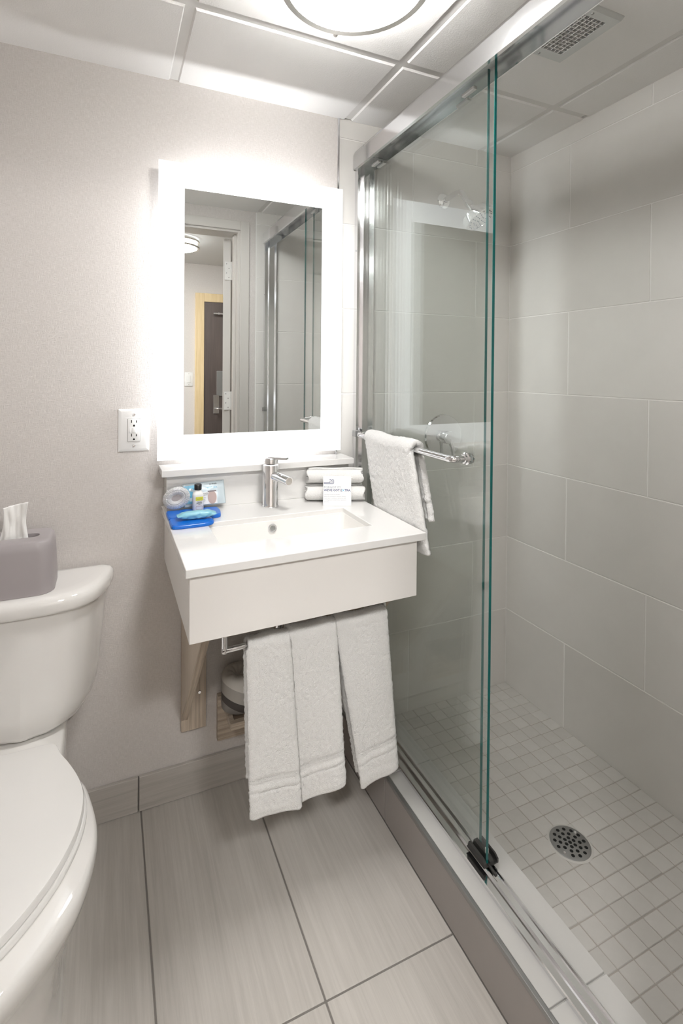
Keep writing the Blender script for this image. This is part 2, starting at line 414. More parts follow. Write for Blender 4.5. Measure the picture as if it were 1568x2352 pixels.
plane_box('floor_hall', HX0-.1, HX1+.1, HY-.1, YF-.14, -.08, -.001, mat='carpet', label='dull brown hall floor outside the doorway', cat='floor')
EX0, EX1, EZ = -.735, .19, 2.015
d2 = struct(mk('door_2', B(EX0, EX1, HY, HY+.02, .005, EZ, .002, 1), M['brown']), 'dark brown entry door in maple frame, seen in mirror', 'door')
mk('door_frame', B(EX0-.082, EX0, HY, HY+.03, 0, EZ+.08, .003), M['maple'], d2)
mk('door_frame', B(EX1, EX1+.082, HY, HY+.03, 0, EZ+.08, .003), M['maple'], d2)
mk('door_frame_head', B(EX0, EX1, HY, HY+.03, EZ, EZ+.08, .003), M['maple'], d2)
mk('lock_plate', B(EX0+.09, EX0+.145, HY+.02, HY+.028, .95, 1.13, .002), M['chrome'], d2)
mk('lever', tube(NB(), fillet([(EX0+.115, HY+.02, 1.0), (EX0+.115, HY+.075, 1.0), (EX0+.235, HY+.075, 1.0)], .02), .010, 12), M['chrome'], d2, 40)
mk('night_latch', tube(NB(), [(EX0+.13, HY+.02, 1.905), (EX0+.13, HY+.065, 1.905)], .010, 12), M['chrome'], d2, 40)
mk('night_latch_arm', B(EX0+.08, EX0+.17, HY+.05, HY+.062, 1.897, 1.913, .003), M['chrome'], d2)
mk('notice_frame', B(EX0+.12, EX0+.30, HY+.02, HY+.026, 1.12, 1.36, .002), M['steel'], d2)
t = thing('light_switch', (-.872, HY, 1.28), 'white rocker light switch beside the maple door frame', 'switch')
mk('plate', B(-.910, -.834, HY, HY+.006, 1.215, 1.345, .003), M['plastic'], t, 40)
mk('rocker', B(-.889, -.855, HY+.006, HY+.010, 1.247, 1.313, .002), M['plastic'], t, 40)
for z in (1.229, 1.331): mk('screw', lathe(NB(), [(0, .0015), (.003, .001), (.0035, 0)], axisM((-.872, HY+.006, z), (0, 1, 0)), 10), M['steel'], t, 40)

# ------------------------------------------------------------------ lamps
def ceiling_lamp(name, x, y, ztop, R, label, strength):
    t = thing(name, (x, y, ztop), label, 'ceiling light')
    D = Matrix.Translation((x, y, ztop))
    mk('mounting_pan', lathe(NB(), [(0, 0), (R*.86, 0), (R*.86, -.012), (0, -.012)], D, 56), M['white'], t, 40)
    em = m_emit('lamp_diffuser', (1, .99, .972), strength, (.9, .9, .9))
    mk('diffuser', lathe(NB(), [(R*.84, -.012), (R*.90, -.03), (R*.90, -.060), (R*.885, -.070), (R*.80, -.078), (R*.6, -.086), (R*.3, -.091), (0, -.092)], D, 64), em, t, 60)
    for h, rad in ((-.066, R), (-.022, R)):
        mk('trim_ring', lathe(NB(), [(rad*.905, h+.006), (rad*.985, h+.007), (rad, h+.004), (rad, h-.004), (rad*.985, h-.007), (rad*.905, h-.006), (rad*.905, h+.006)], D, 64), M['nickel'], t, 40)
    for k in range(3):
        a = math.radians(200+120*k)
        mk('ring_post', tube(NB(), [(x+R*.955*math.cos(a), y+R*.955*math.sin(a), ztop-.066), (x+R*.955*math.cos(a), y+R*.955*math.sin(a), ztop)], .004, 10), M['nickel'], t, 40)
        mk('thumb_nut', lathe(NB(), [(0, .012), (.005, .011), (.006, .006), (.004, .0), (0, 0)], axisM((x+R*math.cos(a), y+R*math.sin(a), ztop-.066), (math.cos(a), math.sin(a), 0)), 12), M['nickel'], t, 40)
    return t
ceiling_lamp('ceiling_light', -1.072, -.672, HC, .168, 'large round flush bathroom ceiling lamp with nickel ring, above the vanity', LAMP)
ceiling_lamp('ceiling_light', -1.09, -2.42, HZ, .168, 'round flush hall lamp seen only in the mirror', HALL)
ceiling_lamp('ceiling_light', -2.02, -2.30, HZ, .168, 'added round flush fill lamp in the hall, unseen behind the viewer', HALL)  # unseen lamp added as frontal fill for towels and vanity front

# ------------------------------------------------------------------ lighted mirror
YM = -.045
t = thing('lighted_mirror', (-1.113, 0, 1.093), 'tall backlit wall mirror with a wide glowing frosted border', 'mirror')
mx0, mx1, mz0, mz1 = -1.423, -.806, 1.093, 2.012; ix0, ix1, iz0, iz1 = -1.346, -.884, 1.170, 1.935
bm = NB()
def ringbox(bm, o, i, y0, y1):
    def q(r, y): return [(r[0], y, r[2]), (r[1], y, r[2]), (r[1], y, r[3]), (r[0], y, r[3])]
    loft(bm, [q(o, y1), q(o, y0), q(i, y0), q(i, y1), q(o, y1)], False, False)
ringbox(bm, (mx0, mx1, mz0, mz1), (ix0, ix1, iz0, iz1), YM, YM+.005)
mk('frosted_border', bm, m_emit('frosted_glow', (.97, .985, 1.0), GLOW, (.2, .2, .2)), t)
mk('mirror_pane', B(ix0, ix1, YM-.0004, YM+.005, iz0, iz1), M['mirror'], t)
mk('back_box', B(ix0+.012, ix1-.012, YM+.005, 0, iz0+.012, iz1-.012), M['white'], t)
led = m_emit('led_strip', (.95, .975, 1.0), LED)
for a in ((ix0+.009, ix0+.012, iz0+.03, iz1-.03), (ix1-.012, ix1-.009, iz0+.03, iz1-.03), (ix0+.03, ix1-.03, iz1-.012, iz1-.009), (ix0+.03, ix1-.03, iz0+.009, iz0+.012)):
    mk('led_strip', B(a[0], a[1], -.0205, -.0105, a[2], a[3]), led, t)
for nm, px_, pz_, ln, dr_ in (('led_light', ix0+.0085, (iz0+iz1)/2, iz1-iz0-.06, (-1, 0, 0)), ('led_light', ix1-.0085, (iz0+iz1)/2, iz1-iz0-.06, (1, 0, 0)), ('led_light', (ix0+ix1)/2, iz1-.0085, ix1-ix0-.06, (0, 0, 1)), ('led_light', (ix0+ix1)/2, iz0+.0085, ix1-ix0-.06, (0, 0, -1))):
    L_ = bpy.data.lights.new(nm, 'AREA'); L_.shape = 'RECTANGLE'; L_.size = ln; L_.size_y = .010; L_.energy = LEDW*ln; L_.color = (.95, .975, 1.0); L_.spread = math.radians(140)
    lo = bpy.data.objects.new(nm, L_); COL.objects.link(lo); zc_ = -(Vector(dr_)+Vector((0, -.02, 0))).normalized(); xc2 = Vector((0, 0, 1)) if abs(dr_[0]) else Vector((1, 0, 0)); yc2 = zc_.cross(xc2)
    lo.matrix_world = Matrix(((xc2.x, yc2.x, zc_.x, px_), (xc2.y, yc2.y, zc_.y, -.0155), (xc2.z, yc2.z, zc_.z, pz_), (0, 0, 0, 1)))
    lo.parent = t; lo.matrix_parent_inverse = Matrix.Translation(-WL[t])

# ------------------------------------------------------------------ wall outlet
t = thing('wall_outlet', (-1.488, 0, 1.185), 'white duplex socket plate on wallpaper left of the mirror', 'outlet')
ox0, ox1, oz0, oz1 = -1.533, -1.444, 1.121, 1.251; ocx = (ox0+ox1)/2; ocz = (oz0+oz1)/2
loft(bm := NB(), [[(ox0, 0, oz0), (ox1, 0, oz0), (ox1, 0, oz1), (ox0, 0, oz1)], [(ox0, -.003, oz0), (ox1, -.003, oz0), (ox1, -.003, oz1), (ox0, -.003, oz1)],
     [(ox0+.01, -.0075, oz0+.01), (ox1-.01, -.0075, oz0+.01), (ox1-.01, -.0075, oz1-.01), (ox0+.01, -.0075, oz1-.01)]])
mk('plate', bm, M['plastic'], t, 30)
rc = mk('receptacle', B(ocx-.0175, ocx+.0175, -.0105, -.007, ocz-.034, ocz+.034, .001), M['plastic'], t, 30)
mk('receptacle_gap', B(ocx-.0185, ocx+.0185, -.0079, -.007, ocz-.035, ocz+.035), M['steel'], t)
for dz in (-.021, .021):
    for dx, h in ((-.0068, .0088), (.0068, .0072)): mk('slot', B(ocx+dx-.0012, ocx+dx+.0012, -.0108, -.0104, ocz+dz+.002, ocz+dz+.002+h), M['dark'], rc)
    mk('ground_hole', prism(NB(), [(ocx+.0028*math.cos(math.radians(q)), ocz+dz-.0078+.0044*max(math.sin(math.radians(q)), -.35)) for q in range(-30, 211, 20)], 'y', -.0108, -.0104), M['dark'], rc)
mk('test_button', B(ocx-.0135, ocx-.0065, -.0118, -.0104, ocz-.008, ocz+.008, .0008), M['plastic'], rc, 30)
mk('reset_button', B(ocx-.0055, ocx+.0055, -.0122, -.0104, ocz-.008, ocz+.008, .0008), M['plastic'], rc, 30)
for z in (ocz-.048, ocz+.048):
    mk('screw', lathe(NB(), [(0, .003), (.003, .0025), (.004, 0)], axisM((ocx, -.0075, z), (0, -1, 0)), 14), M['chrome'], t, 40)

# ------------------------------------------------------------------ vanity
ZC = .945; VX0, VX1, VYL, VYR = -1.407, -.783, -.556, -.538
def yfront(x, off=0): return VYL+(VYR-VYL)*(x-VX0)/(VX1-VX0)+off
t = thing('washbasin_counter', (-1.095, 0, ZC-.022), 'glossy white quartz vanity counter with undermount basin and raised back ledge', 'counter')
SX0, SX1, SYB, SYF = -1.306, -.886, -.238, -.428
bm = NB(); xs_ = [VX0, SX0, SX1, VX1]; zt, zb = ZC, ZC-.020
def cgrid(z): return [[bm.verts.new((x, (-.002, SYB, SYF, yfront(x))[j], z)) for j in range(4)] for x in xs_]
A, Bg = cgrid(zt), cgrid(zb)
for i in range(3):
    for j in range(3):
        if (i, j) == (1, 1): continue
        bm.faces.new([A[i][j], A[i][j+1], A[i+1][j+1], A[i+1][j]]); bm.faces.new([Bg[i][j], Bg[i+1][j], Bg[i+1][j+1], Bg[i][j+1]])
def side(p, q): bm.faces.new([A[p[0]][p[1]], A[q[0]][q[1]], Bg[q[0]][q[1]], Bg[p[0]][p[1]]])
per = [(0, 0), (1, 0), (2, 0), (3, 0), (3, 1), (3, 2), (3, 3), (2, 3), (1, 3), (0, 3), (0, 2), (0, 1)]
for k in range(12): side(per[k], per[(k+1) % 12])
for p, q in (((1, 1), (1, 2)), ((1, 2), (2, 2)), ((2, 2), (2, 1)), ((2, 1), (1, 1))): side(p, q)
bmesh.ops.recalc_face_normals(bm, faces=bm.faces)
ed = [e for e in bm.edges if len(e.link_faces) == 2 and e.calc_face_angle(0) > .8]
bmesh.ops.bevel(bm, geom=ed, offset=.0018, segments=2, profile=.5, affect='EDGES')
mk('countertop', bm, M['quartz'], t)
mk('backsplash', B(VX0+.008, VX1-.006, -.078, -.002, ZC, 1.053, .001, 1), M['quartz'], t)
mk('ledge', B(VX0-.008, VX1, -.105, -.001, 1.053, 1.073, .0015), M['quartz'], t)
# basin: rounded tub hung under the cut-out
rings = []
for fz, inx, rad in ((0, -.010, .02), (.0, -.004, .02), (-.05, .004, .03), (-.095, .014, .04), (-.118, .035, .05), (-.124, .075, .05)):
    rings.append([(x, y, zb-.0005+fz) for x, y in rrect(SX0+inx, SX1-inx, SYF+inx*.7, SYB-inx*.7, rad)])
bs = mk('basin', loft(NB(), rings, False, True), M['porcelain'], t, 50)
sol = bs.modifiers.new('thickness', 'SOLIDIFY'); sol.thickness = .008; sol.offset = 1
ofl = mk('overflow_ring', lathe(NB(), [(.0075, .001), (.008, .003), (.0115, .0035), (.0135, .001), (.0135, -.001)], axisM((-1.117, SYB-.006, .910), (0, -1, .12)), 28), M['chrome'], bs, 40)
mk('overflow_hole', lathe(NB(), [(0, .0008), (.0085, .0008)], axisM((-1.117, SYB-.006, .910), (0, -1, .12)), 24), M['steel'], bs)
mk('drain_flange', lathe(NB(), [(0, .004), (.018, .004), (.025, .002), (.026, 0)], Matrix.Translation((-1.096, -.333, zb-.1245)), 28), M['chrome'], bs, 40)

t = thing('vanity_cabinet', (-1.1, 0, .77), 'white floating vanity apron box under the quartz counter', 'cabinet')
AX0, AX1 = VX0+.010, VX1-.020
bm = NB(); th = .018
loft(bm, [[(AX0, yfront(AX0, .012), z), (AX1, yfront(AX1, .012), z), (AX1, yfront(AX1, .012)+th, z), (AX0, yfront(AX0, .012)+th, z)] for z in (.775, ZC-.0225)])
bmesh.ops.bevel(bm, geom=bm.edges[:], offset=.0012, segments=1, affect='EDGES')
mk('front_panel', bm, M['lam'], t)
mk('side_panel', B(AX0, AX0+th, yfront(AX0, .0305), -.002, .775, ZC-.0205, .001, 1), M['lam'], t)
mk('side_panel', B(AX1-th, AX1, yfront(AX1, .0305), -.082, .775, ZC-.0205, .001, 1), M['lam'], t)

# ------------------------------------------------------------------ faucet
FA = Vector((-1.090, -.134, ZC))
t = thing('faucet', FA, 'chrome cylindrical single-lever basin tap at the sink back', 'faucet')
TM = Matrix.Translation(FA)
mk('body', lathe(NB(), [(0, 0), (.0255, 0), (.0262, .002), (.0245, .006), (.0242, .128), (.0235, .130), (0, .130)], TM, 40), M['chrome'], t, 40)
mk('handle_cap', lathe(NB(), [(0, .133), (.0215, .133), (.0242, .135), (.0245, .150), (.0225, .1535), (0, .155)], TM, 40), M['chrome'], t, 40)
sd = Vector((.30, -.95, 0)).normalized()
mk('lever', prism(NB(), [(-.006, .148), (.062, .152), (.062, .158), (-.006, .1555)], 'y', -.007, .007), M['chrome'], t, 30)
lv = t.children[-1]; lv.data.transform(Matrix.Translation(FA))   # polygon was given about the tap's own axis
lv.data.transform(Matrix.Rotation(math.atan2(sd.y, sd.x)+.35, 4, 'Z'))
sp0 = FA+Vector((0, 0, .098)); tip = sp0+sd*.098+Vector((0, 0, -.004))
sp = mk('spout', tube(NB(), [sp0, sp0+sd*.05, tip], .0135, 24), M['chrome'], t, 40)
mk('aerator', lathe(NB(), [(0, .0006), (.0115, .0006), (.0118, 0)], axisM(tip, tip-sp0), 24), M['nickel'], sp)

# ------------------------------------------------------------------ text helper
def text_mesh(name, body, size, mat, parent, Mx, align='LEFT', bold=0):
    cu_ = bpy.data.curves.new(name, 'FONT'); cu_.body = body; cu_.size = size; cu_.align_x = align
    cu_.extrude = .00008; cu_.offset = bold; cu_.resolution_u = 2
    tmp = bpy.data.objects.new('tmp', cu_); COL.objects.link(tmp)
    me = bpy.data.meshes.new_from_object(tmp.evaluated_get(bpy.context.evaluated_depsgraph_get())); me.name = name
    bpy.data.objects.remove(tmp); me.transform(Mx); me.materials.clear()
    return mesh_obj(name, me, mat, parent)
def face_frame(origin, xdir, updir):
    x = Vector(xdir).normalized(); n = x.cross(Vector(updir)).normalized(); y = n.cross(x)
    return Matrix(((x.x, y.x, n.x, origin[0]), (x.y, y.y, n.y, origin[1]), (x.z, y.z, n.z, origin[2]), (0, 0, 0, 1)))

# ------------------------------------------------------------------ rolled washcloths and card
M['navy'] = plain('navy_ink', (.012, .035, .16), .5); M['inkgrey'] = plain('grey_ink', (.30, .34, .40), .6); M['cyan'] = plain('cyan_ink', (.02, .38, .62), .5)
M['card'] = plain('white_card', (.78, .78, .78), .55)
def washcloth(label, c, ang, L, hy, hz, turns, seed):
    t = thing('rolled_washcloth', (c[0], c[1], c[2]-hz), label, 'washcloth', 'rolled washcloths beside the tap')
    # spiral cross-section, extruded along the roll
    n = 150; th = .0062; prof = []
    for k in range(n+1):
        a = k/n*turns*2*math.pi; rad = .12+.88*k/n
        prof.append((a-turns*2*math.pi+1.2, rad))
    bm = NB(); nl = 40; rows_ = []
    ax = Vector((math.cos(ang), math.sin(ang), 0)); pr_ = Vector((-math.sin(ang), math.cos(ang), 0))
    for i in range(nl+1):
        q = (i/nl-.5)*L; row = []
        for a, rad in prof:
            wob = 1+.03*math.sin(q*60+seed+a)*rad
            y = math.cos(a)*rad*(hy-th/2)*wob; z = math.sin(a)*rad*(hz-th/2)*wob
            row.append(bm.verts.new(Vector(c)+ax*(q+.004*math.sin(a*3+seed))+pr_*y+Vector((0, 0, max(z, -hz+th/2)))))
        rows_.append(row)
    for a, b in zip(rows_, rows_[1:]):
        for k in range(n): bm.faces.new([a[k], a[k+1], b[k+1], b[k]])
    o = mk('cloth', bm, M['terry'], t, 180)
    so = o.modifiers.new('thickness', 'SOLIDIFY'); so.thickness = th; so.offset = 0
    return t
an = math.atan2(-.067, .178)
washcloth('white rolled washcloth, lower of two behind the notice card', (-.874, -.148, ZC+.0275), an, .190, .038, .0275, 3.2, 1)
washcloth('white rolled washcloth, upper of two behind the notice card', (-.872, -.142, ZC+.081), an, .180, .034, .0265, 3.0, 4)
co = Vector((-.936, -.196, ZC+.0005)); cx_ = Vector((.083, -.035, 0)).normalized(); lean = Vector((.02*.39, .02*.92, .092)).normalized()
FM = face_frame(co, cx_, lean); CW, CH = .0895, .093
t = thing('notice_card', co, 'small white printed notice card propped against the rolled washcloths', 'card')
bm = B(0, CW, 0, CH, -.0012, 0); bmesh.ops.transform(bm, matrix=FM, verts=bm.verts); mk('card', bm, M['card'], t)
def ctext(name, body, size, mat, x, y, b=0): return text_mesh(name, body, size, M[mat], t, FM @ Matrix.Translation((x, y, .0001)), 'LEFT', b)
ctext('headline', 'FORGOT IT?', .0098, 'inkgrey', .0025, .0545)
xx = .0025; FMi = FM.inverted()
for wd_, mt_ in (("WE'VE", 'navy'), ('GOT', 'navy'), ('E', 'navy'), ('X', 'cyan'), ('TRA.', 'navy')):
    o_ = ctext('headline_bold', wd_, .0094, mt_, xx, .0452, .00016)
    xx = max((FMi @ (v.co+WL[t])).x for v in o_.data.vertices)+(.0030 if wd_ in ("WE'VE", 'GOT') else .0009)
for k, ln in enumerate(['If you forgot to pack any standard', 'toiletry item (toothbrush, toothpaste, shaving', 'cream, razor, or comb), just call the front desk', "and we'll get you a complimentary replacement", 'right away.']):
    ctext('body_text', ln, .0037, 'inkgrey', .0025, .0338-.0056*k)
lg = NB()
tube(lg, [FM @ Vector(p) for p in fillet([(.022, .0725, 0), (.0045, .0725, 0), (.0025, .0705, 0), (.0045, .0688, 0), (.032, .0688, 0), (.0335, .0705, 0), (.0335, .0805, 0)], .0018, 4)], .0007, 6)
for x, h in ((.0175, .0010), (.0215, .005), (.025, .0075), (.0285, .0055)): tube(lg, [FM @ Vector((x, .0715, 0)), FM @ Vector((x, .0715+h, 0))], .0007, 6)
tube(lg, [FM @ Vector((.0205+.0015*k, .0805+.0013*math.sin(k*1.1), 0)) for k in range(9)], .0008, 6)
mk('toothbrush_emblem', lg, M['navy'], t)

# ------------------------------------------------------------------ amenities at the counter's left
TZ = ZC
t = thing('amenity_tray', (-1.33, -.19, TZ), 'bright blue two-lobed plastic tray at the counter left end', 'tray')
def slab(poly, z0, z1, mat, bev=.0025):
    bm = prism(NB(), poly, 'z', z0, z1); bmesh.ops.recalc_face_normals(bm, faces=bm.faces)
    bmesh.ops.bevel(bm, geom=[e for e in bm.edges if e.calc_face_angle(0) > 1], offset=bev, segments=3, affect='EDGES'); return bm
def rpoly(pts, r=.012, n=6):
    P = [Vector((*p, 0)) for p in pts]; out = []
    for i in range(len(P)):
        a, b, d = P[i-1], P[i], P[(i+1) % len(P)]; q = min(r, (a-b).length*.45, (d-b).length*.45)
        p1 = b+(a-b).normalized()*q; p2 = b+(d-b).normalized()*q
        for k in range(n+1):
            w = k/n; v = (1-w)**2*p1+2*w*(1-w)*b+w*w*p2; out.append((v.x, v.y))
    return out
mk('rear_lobe', slab(rpoly([(-1.4045, -.115), (-1.404, -.196), (-1.335, -.200), (-1.29, -.205), (-1.259, -.201), (-1.252, -.150), (-1.255, -.117)]), TZ, TZ+.0115, 'blue'), M['blue'], t, 30)
mk('front_lobe', slab(rpoly([(-1.4045, -.195), (-1.4045, -.268), (-1.385, -.272), (-1.31, -.270), (-1.289, -.258), (-1.288, -.222), (-1.300, -.197)]), TZ, TZ+.0105, 'blue'), M['blue'], t, 30)
TT = TZ+.0117
# lotion bottle
bp_ = Vector((-1.316, -.142, TT))
t = thing('lotion_bottle', bp_, 'small white lotion bottle with black cap on the blue tray', 'bottle')
M['bottle'] = plain('milky_bottle', (.80, .79, .77), .3)
rings = []
for z, a in ((0, .012), (.001, .0145), (.004, .0155), (.046, .0155), (.0515, .0145), (.055, .0115), (.058, .0095), (.062, .0095)):
    rings.append([bp_+Vector((x, y, z)) for x, y in rrect(-a, a, -a*.85, a*.85, a*.55, 5)])
mk('bottle_body', loft(NB(), rings), M['bottle'], t, 50)
mk('cap', lathe(NB(), [(0, .0615), (.0104, .0615), (.0108, .0625), (.0108, .076), (.0098, .0775), (0, .0775)], Matrix.Translation(bp_), 32), M['black'], t, 40)
M['lime'] = plain('yellow_green_print', (.62, .60, .06), .5)
lx = Vector((.93, -.37, 0)).normalized()
LM = face_frame(bp_+Vector((.0, -.0136, 0)), (1, 0, 0), (0, 0, 1))
bm = B(-.0085, .0130, .0315, .0425, -.0002, .0002); bmesh.ops.transform(bm, matrix=LM, verts=bm.verts); lb = mk('label_band', bm, M['lime'], t)
text_mesh('label_text', 'Bath & Body', .0028, M['navy'], lb, LM @ Matrix.Translation((.0022, .0355, .0003)), 'CENTER')
text_mesh('label_text', 'Nutri-Dri', .0032, M['black'], t, LM @ Matrix.Translation((.002, .0275, .0003)), 'CENTER')
text_mesh('label_text', 'LOTION', .0042, M['black'], t, LM @ Matrix.Translation((.002, .0232, .0003)), 'CENTER', .0001)
text_mesh('label_text', 'Aloe', .0032, M['black'], t, LM @ Matrix.Translation((.002, .0195, .0003)), 'CENTER')
M['redline'] = plain('rust_print', (.35, .12, .08), .6)
tube(bm := NB(), [LM @ Vector((x, y, .0001)) for x, y in rrect(-.0075, .0115, .006, .0155, .0025, 4)], .00025, 5, False, True)
mk('label_outline', bm, M['redline'], t)
# wipe sachet leaning on the backsplash
M['sachet'] = plain('pale_blue_foil', (.60, .69, .73), .25, .15); M['skyblue'] = plain('sky_blue_print', (.13, .42, .60), .3)
M['skin'] = plain('portrait_print', (.42, .31, .28), .3); M['hairp'] = plain('portrait_hair_print', (.17, .14, .15), .35)
so_ = Vector((-1.352, -.106, TT)); sx = Vector((.127, .002, .004)).normalized()
SM = face_frame(so_, sx, (0, .022, .066)); SW, SH = .127, .071
t = thing('wipe_sachet', so_, 'pale blue foil wipe sachet leaning on the backsplash behind the bottle', 'sachet')
bm = NB(); nx, ny = 26, 16; g = []
for i in range(nx+1):
    row = []
    for j in range(ny+1):
        x, y = SW*i/nx, SH*j/ny; e = min(i, nx-i)/4; e2 = min(j, ny-j)/4
        bul = .0035*min(1, e)*min(1, e2)+.0008*noise.noise((x*70, y*70, 1))
        row.append(bm.verts.new(SM @ Vector((x, y, bul))))
    g.append(row)
for i in range(nx):
    for j in range(ny): bm.faces.new([g[i][j], g[i+1][j], g[i+1][j+1], g[i][j+1]])
o = mk('pouch', bm, M['sachet'], t, 180); so2 = o.modifiers.new('thickness', 'SOLIDIFY'); so2.thickness = .001; so2.offset = 1
def sprint(name, x0, x1, y0, y1, mat, h=.0046):
    bm = B(x0, x1, y0, y1, h-.0006, h); bmesh.ops.transform(bm, matrix=SM, verts=bm.verts); return mk(name, bm, M[mat], t)
sprint('printed_block', .002, .039, .010, .064, 'skyblue', .0046)
sprint('printed_block', .044, .101, .003, .040, 'card', .0048)
# the plain portrait print: an oval with hair above
bm = NB(); loft(bm, [[SM @ Vector((.086+.0135*math.cos(a*.2618), .022+.020*math.sin(a*.2618), h)) for a in range(24)] for h in (.0048, .0053)]); mk('portrait_print', bm, M['skin'], t)
sprint('portrait_hair', .074, .1, .0385, .0425, 'hairp', .0054)
text_mesh('handwriting', 'La Fresh', .0068, M['black'], t, SM @ Matrix.Translation((.080, .0605, .0049)))
text_mesh('title', 'travel-lite', .0098, M['skyblue'], t, SM @ Matrix.Translation((.066, .0490, .0049)))
text_mesh('print', 'Cleansing', .0052, M['black'], t, SM @ Matrix.Translation((.0545, .0345, .0052)))
text_mesh('print', 'Remover', .0052, M['black'], t, SM @ Matrix.Translation((.0545, .0295, .0052)))
for k, wd in enumerate(('Oil Free', 'Wipes', 'Towel')): text_mesh('print', wd, .0036, M['inkgrey'], t, SM @ Matrix.Translation((.0555, .0225-.005*k, .0052)))
# wrapped soap
t = thing('soap_bar', (-1.33, -.215, TT), 'light blue wrapped soap bar lying on the tray front', 'soap')
M['aqua'] = plain('aqua_wrapper', (.22, .50, .60), .22)
bm = NB(); nu, nv = 40, 22; g = []; dirs = Vector((.985, -.02, 0)).normalized(); prp = Vector((.02, .985, 0)).normalized()
sc0 = Vector((-1.332, -.221, TT+.0108))
for i in range(nu+1):
    q = i/nu*2-1; row = []; env = (1-abs(q)**3.2)**.55 if abs(q) < 1 else 0; flat = max(0, abs(q)-.72)/.28
    for j in range(nv):
        a = 2*math.pi*j/nv; ca, sa = math.cos(a), math.sin(a)
        w = .0165*(abs(ca)**.6)*(1 if ca > 0 else -1)*(.62+.38*env+.25*flat); h = .0098*(abs(sa)**.75)*(1 if sa > 0 else -1)*max(.10, env*(1-.75*flat))
        nz = noise.noise((q*5, ca*1.5, sa*1.5+3))*.0022
        row.append(bm.verts.new(sc0+dirs*(q*.0535)+prp*(w+nz)+Vector((0, 0, max(-.0098, h+nz*.7)))))
    g.append(row)
for i in range(nu):
    for j in range(nv): bm.faces.new([g[i][j], g[i][(j+1) % nv], g[i+1][(j+1) % nv], g[i+1][j]])
bm.faces.new(g[0][::-1]); bm.faces.new(g[-1])
mk('wrapper', bm, M['aqua'], t, 35)
text_mesh('printed_word', 'bath', .0075, M['card'], t, face_frame(sc0+Vector((.006, -.0152, -.0035)), (1, -.02, 0), (0, .5, .85)))
# shower cap: pleated ring in a clear bag
t = thing('shower_cap_packet', (-1.372, -.125, TT), 'white pleated shower cap folded in a clear plastic bag', 'shower cap')
M['capw'] = plain('pleated_film', (.80, .80, .81), .3); M['film'] = m_glass('clear_film', (.97, .97, .97))
CM = face_frame((-1.374, -.112, TT+.0345), (.97, -.18, .30), (-.28, .35, .9))
bm = NB(); npl, nr = 132, 12; g = []
for i in range(npl):
    a = 2*math.pi*i/npl; row = []; pl = .0016 if i % 2 else -.0016
    for j in range(nr+1):
        tt = j/nr; rx = .0135+.0265*tt; ry = .0085+.0235*tt
        zz = .010*math.sin(math.pi*tt)**.8+pl*(.4+tt)
        if .42 < tt < .58: zz -= .0035
        row.append(bm.verts.new(CM @ Vector((rx*math.cos(a), ry*math.sin(a), zz))))
    g.append(row)
for i in range(npl):
    for j in range(nr): bm.faces.new([g[i][j], g[(i+1) % npl][j], g[(i+1) % npl][j+1], g[i][j+1]])
o = mk('pleated_cap', bm, M['capw'], t); so3 = o.modifiers.new('thickness', 'SOLIDIFY'); so3.thickness = .0006
mk('cap_centre', loft(NB(), [[CM @ Vector((.0145*math.cos(k*.2618), .0095*math.sin(k*.2618), h)) for k in range(24)] for h in (-.001, .001)]), M['greycover'], t)
BM_ = face_frame((-1.424, -.108, TT-.001), (.985, -.05, .0), (.0, .30, .95))
bm = NB(); nx = 30; g1 = []; g2 = []
for i in range(nx+1):
    r1 = []; r2 = []
    for j in range(nx+1):
        x, y = .088*i/nx, .070*j/nx; e = min(1, min(i, nx-i, j, nx-j)/7)
        nz = .0035*noise.noise((x*90, y*90, 0))+.002*noise.noise((x*210, y*210, 4))
        r1.append(bm.verts.new(BM_ @ Vector((x, y, .0005+.0215*e**.6+nz*e)))); r2.append(bm.verts.new(BM_ @ Vector((x, y, -.0005))))
    g1.append(r1); g2.append(r2)
for i in range(nx):
    for j in range(nx):
        bm.faces.new([g1[i][j], g1[i+1][j], g1[i+1][j+1], g1[i][j+1]])
mk('clear_bag', bm, M['film'], t, 35)

# ------------------------------------------------------------------ wooden brackets, shelf, spare roll, plumbing
def bracket(x0, label, flip=1):
    t = thing('wooden_bracket', (x0, 0, .2), label, 'bracket', 'brackets carrying the vanity')
    a, b = (x0, x0+.077) if flip > 0 else (x0-.077, x0)
    mk('wall_board', B(a, b, -.020, -.0005, .218, ZC-.022, .001, 1), M['ash'], t)
    ga, gb = (x0+.0005, x0+.020) if flip > 0 else (x0-.020, x0-.0005)
    mk('gusset', prism(NB(), [(-.0205, .262), (-.0205, ZC-.023), (-.50, ZC-.023), (-.50, .834)], 'x', ga+.0005, gb-.0005), M['plys'], t)
    n = Vector((0, -(.834-.262), -(.50-.0205))).normalized()   # outward normal of the sloping edge
    P0, P1 = Vector((0, -.0205, .256)), Vector((0, -.50, .829))
    bm = NB(); q = Vector((0, n.y, n.z))*.007
    loft(bm, [[(x_, *(P+o_).yz) for x_, P, o_ in ((ga, P0, 0*q), (ga, P1, 0*q), (ga, P1, -q), (ga, P0, -q))], [(x_, *(P+o_).yz) for x_, P, o_ in ((gb, P0, 0*q), (gb, P1, 0*q), (gb, P1, -q), (gb, P0, -q))]])
    mk('sloping_edge', bm, M['ashd'], t)
    for z in (.335, .62):
        xs2 = x0+flip*.056
        mk('screw', lathe(NB(), [(0, .003), (.0045, .0025), (.006, 0)], axisM((xs2, -.020, z), (0, -1, 0)), 16), M['chrome'], t, 40)
bracket(-1.344, 'pale ash wooden bracket under the vanity, nearer the toilet')
bracket(-.806, 'pale ash wooden bracket under the vanity, nearer the shower', -1)
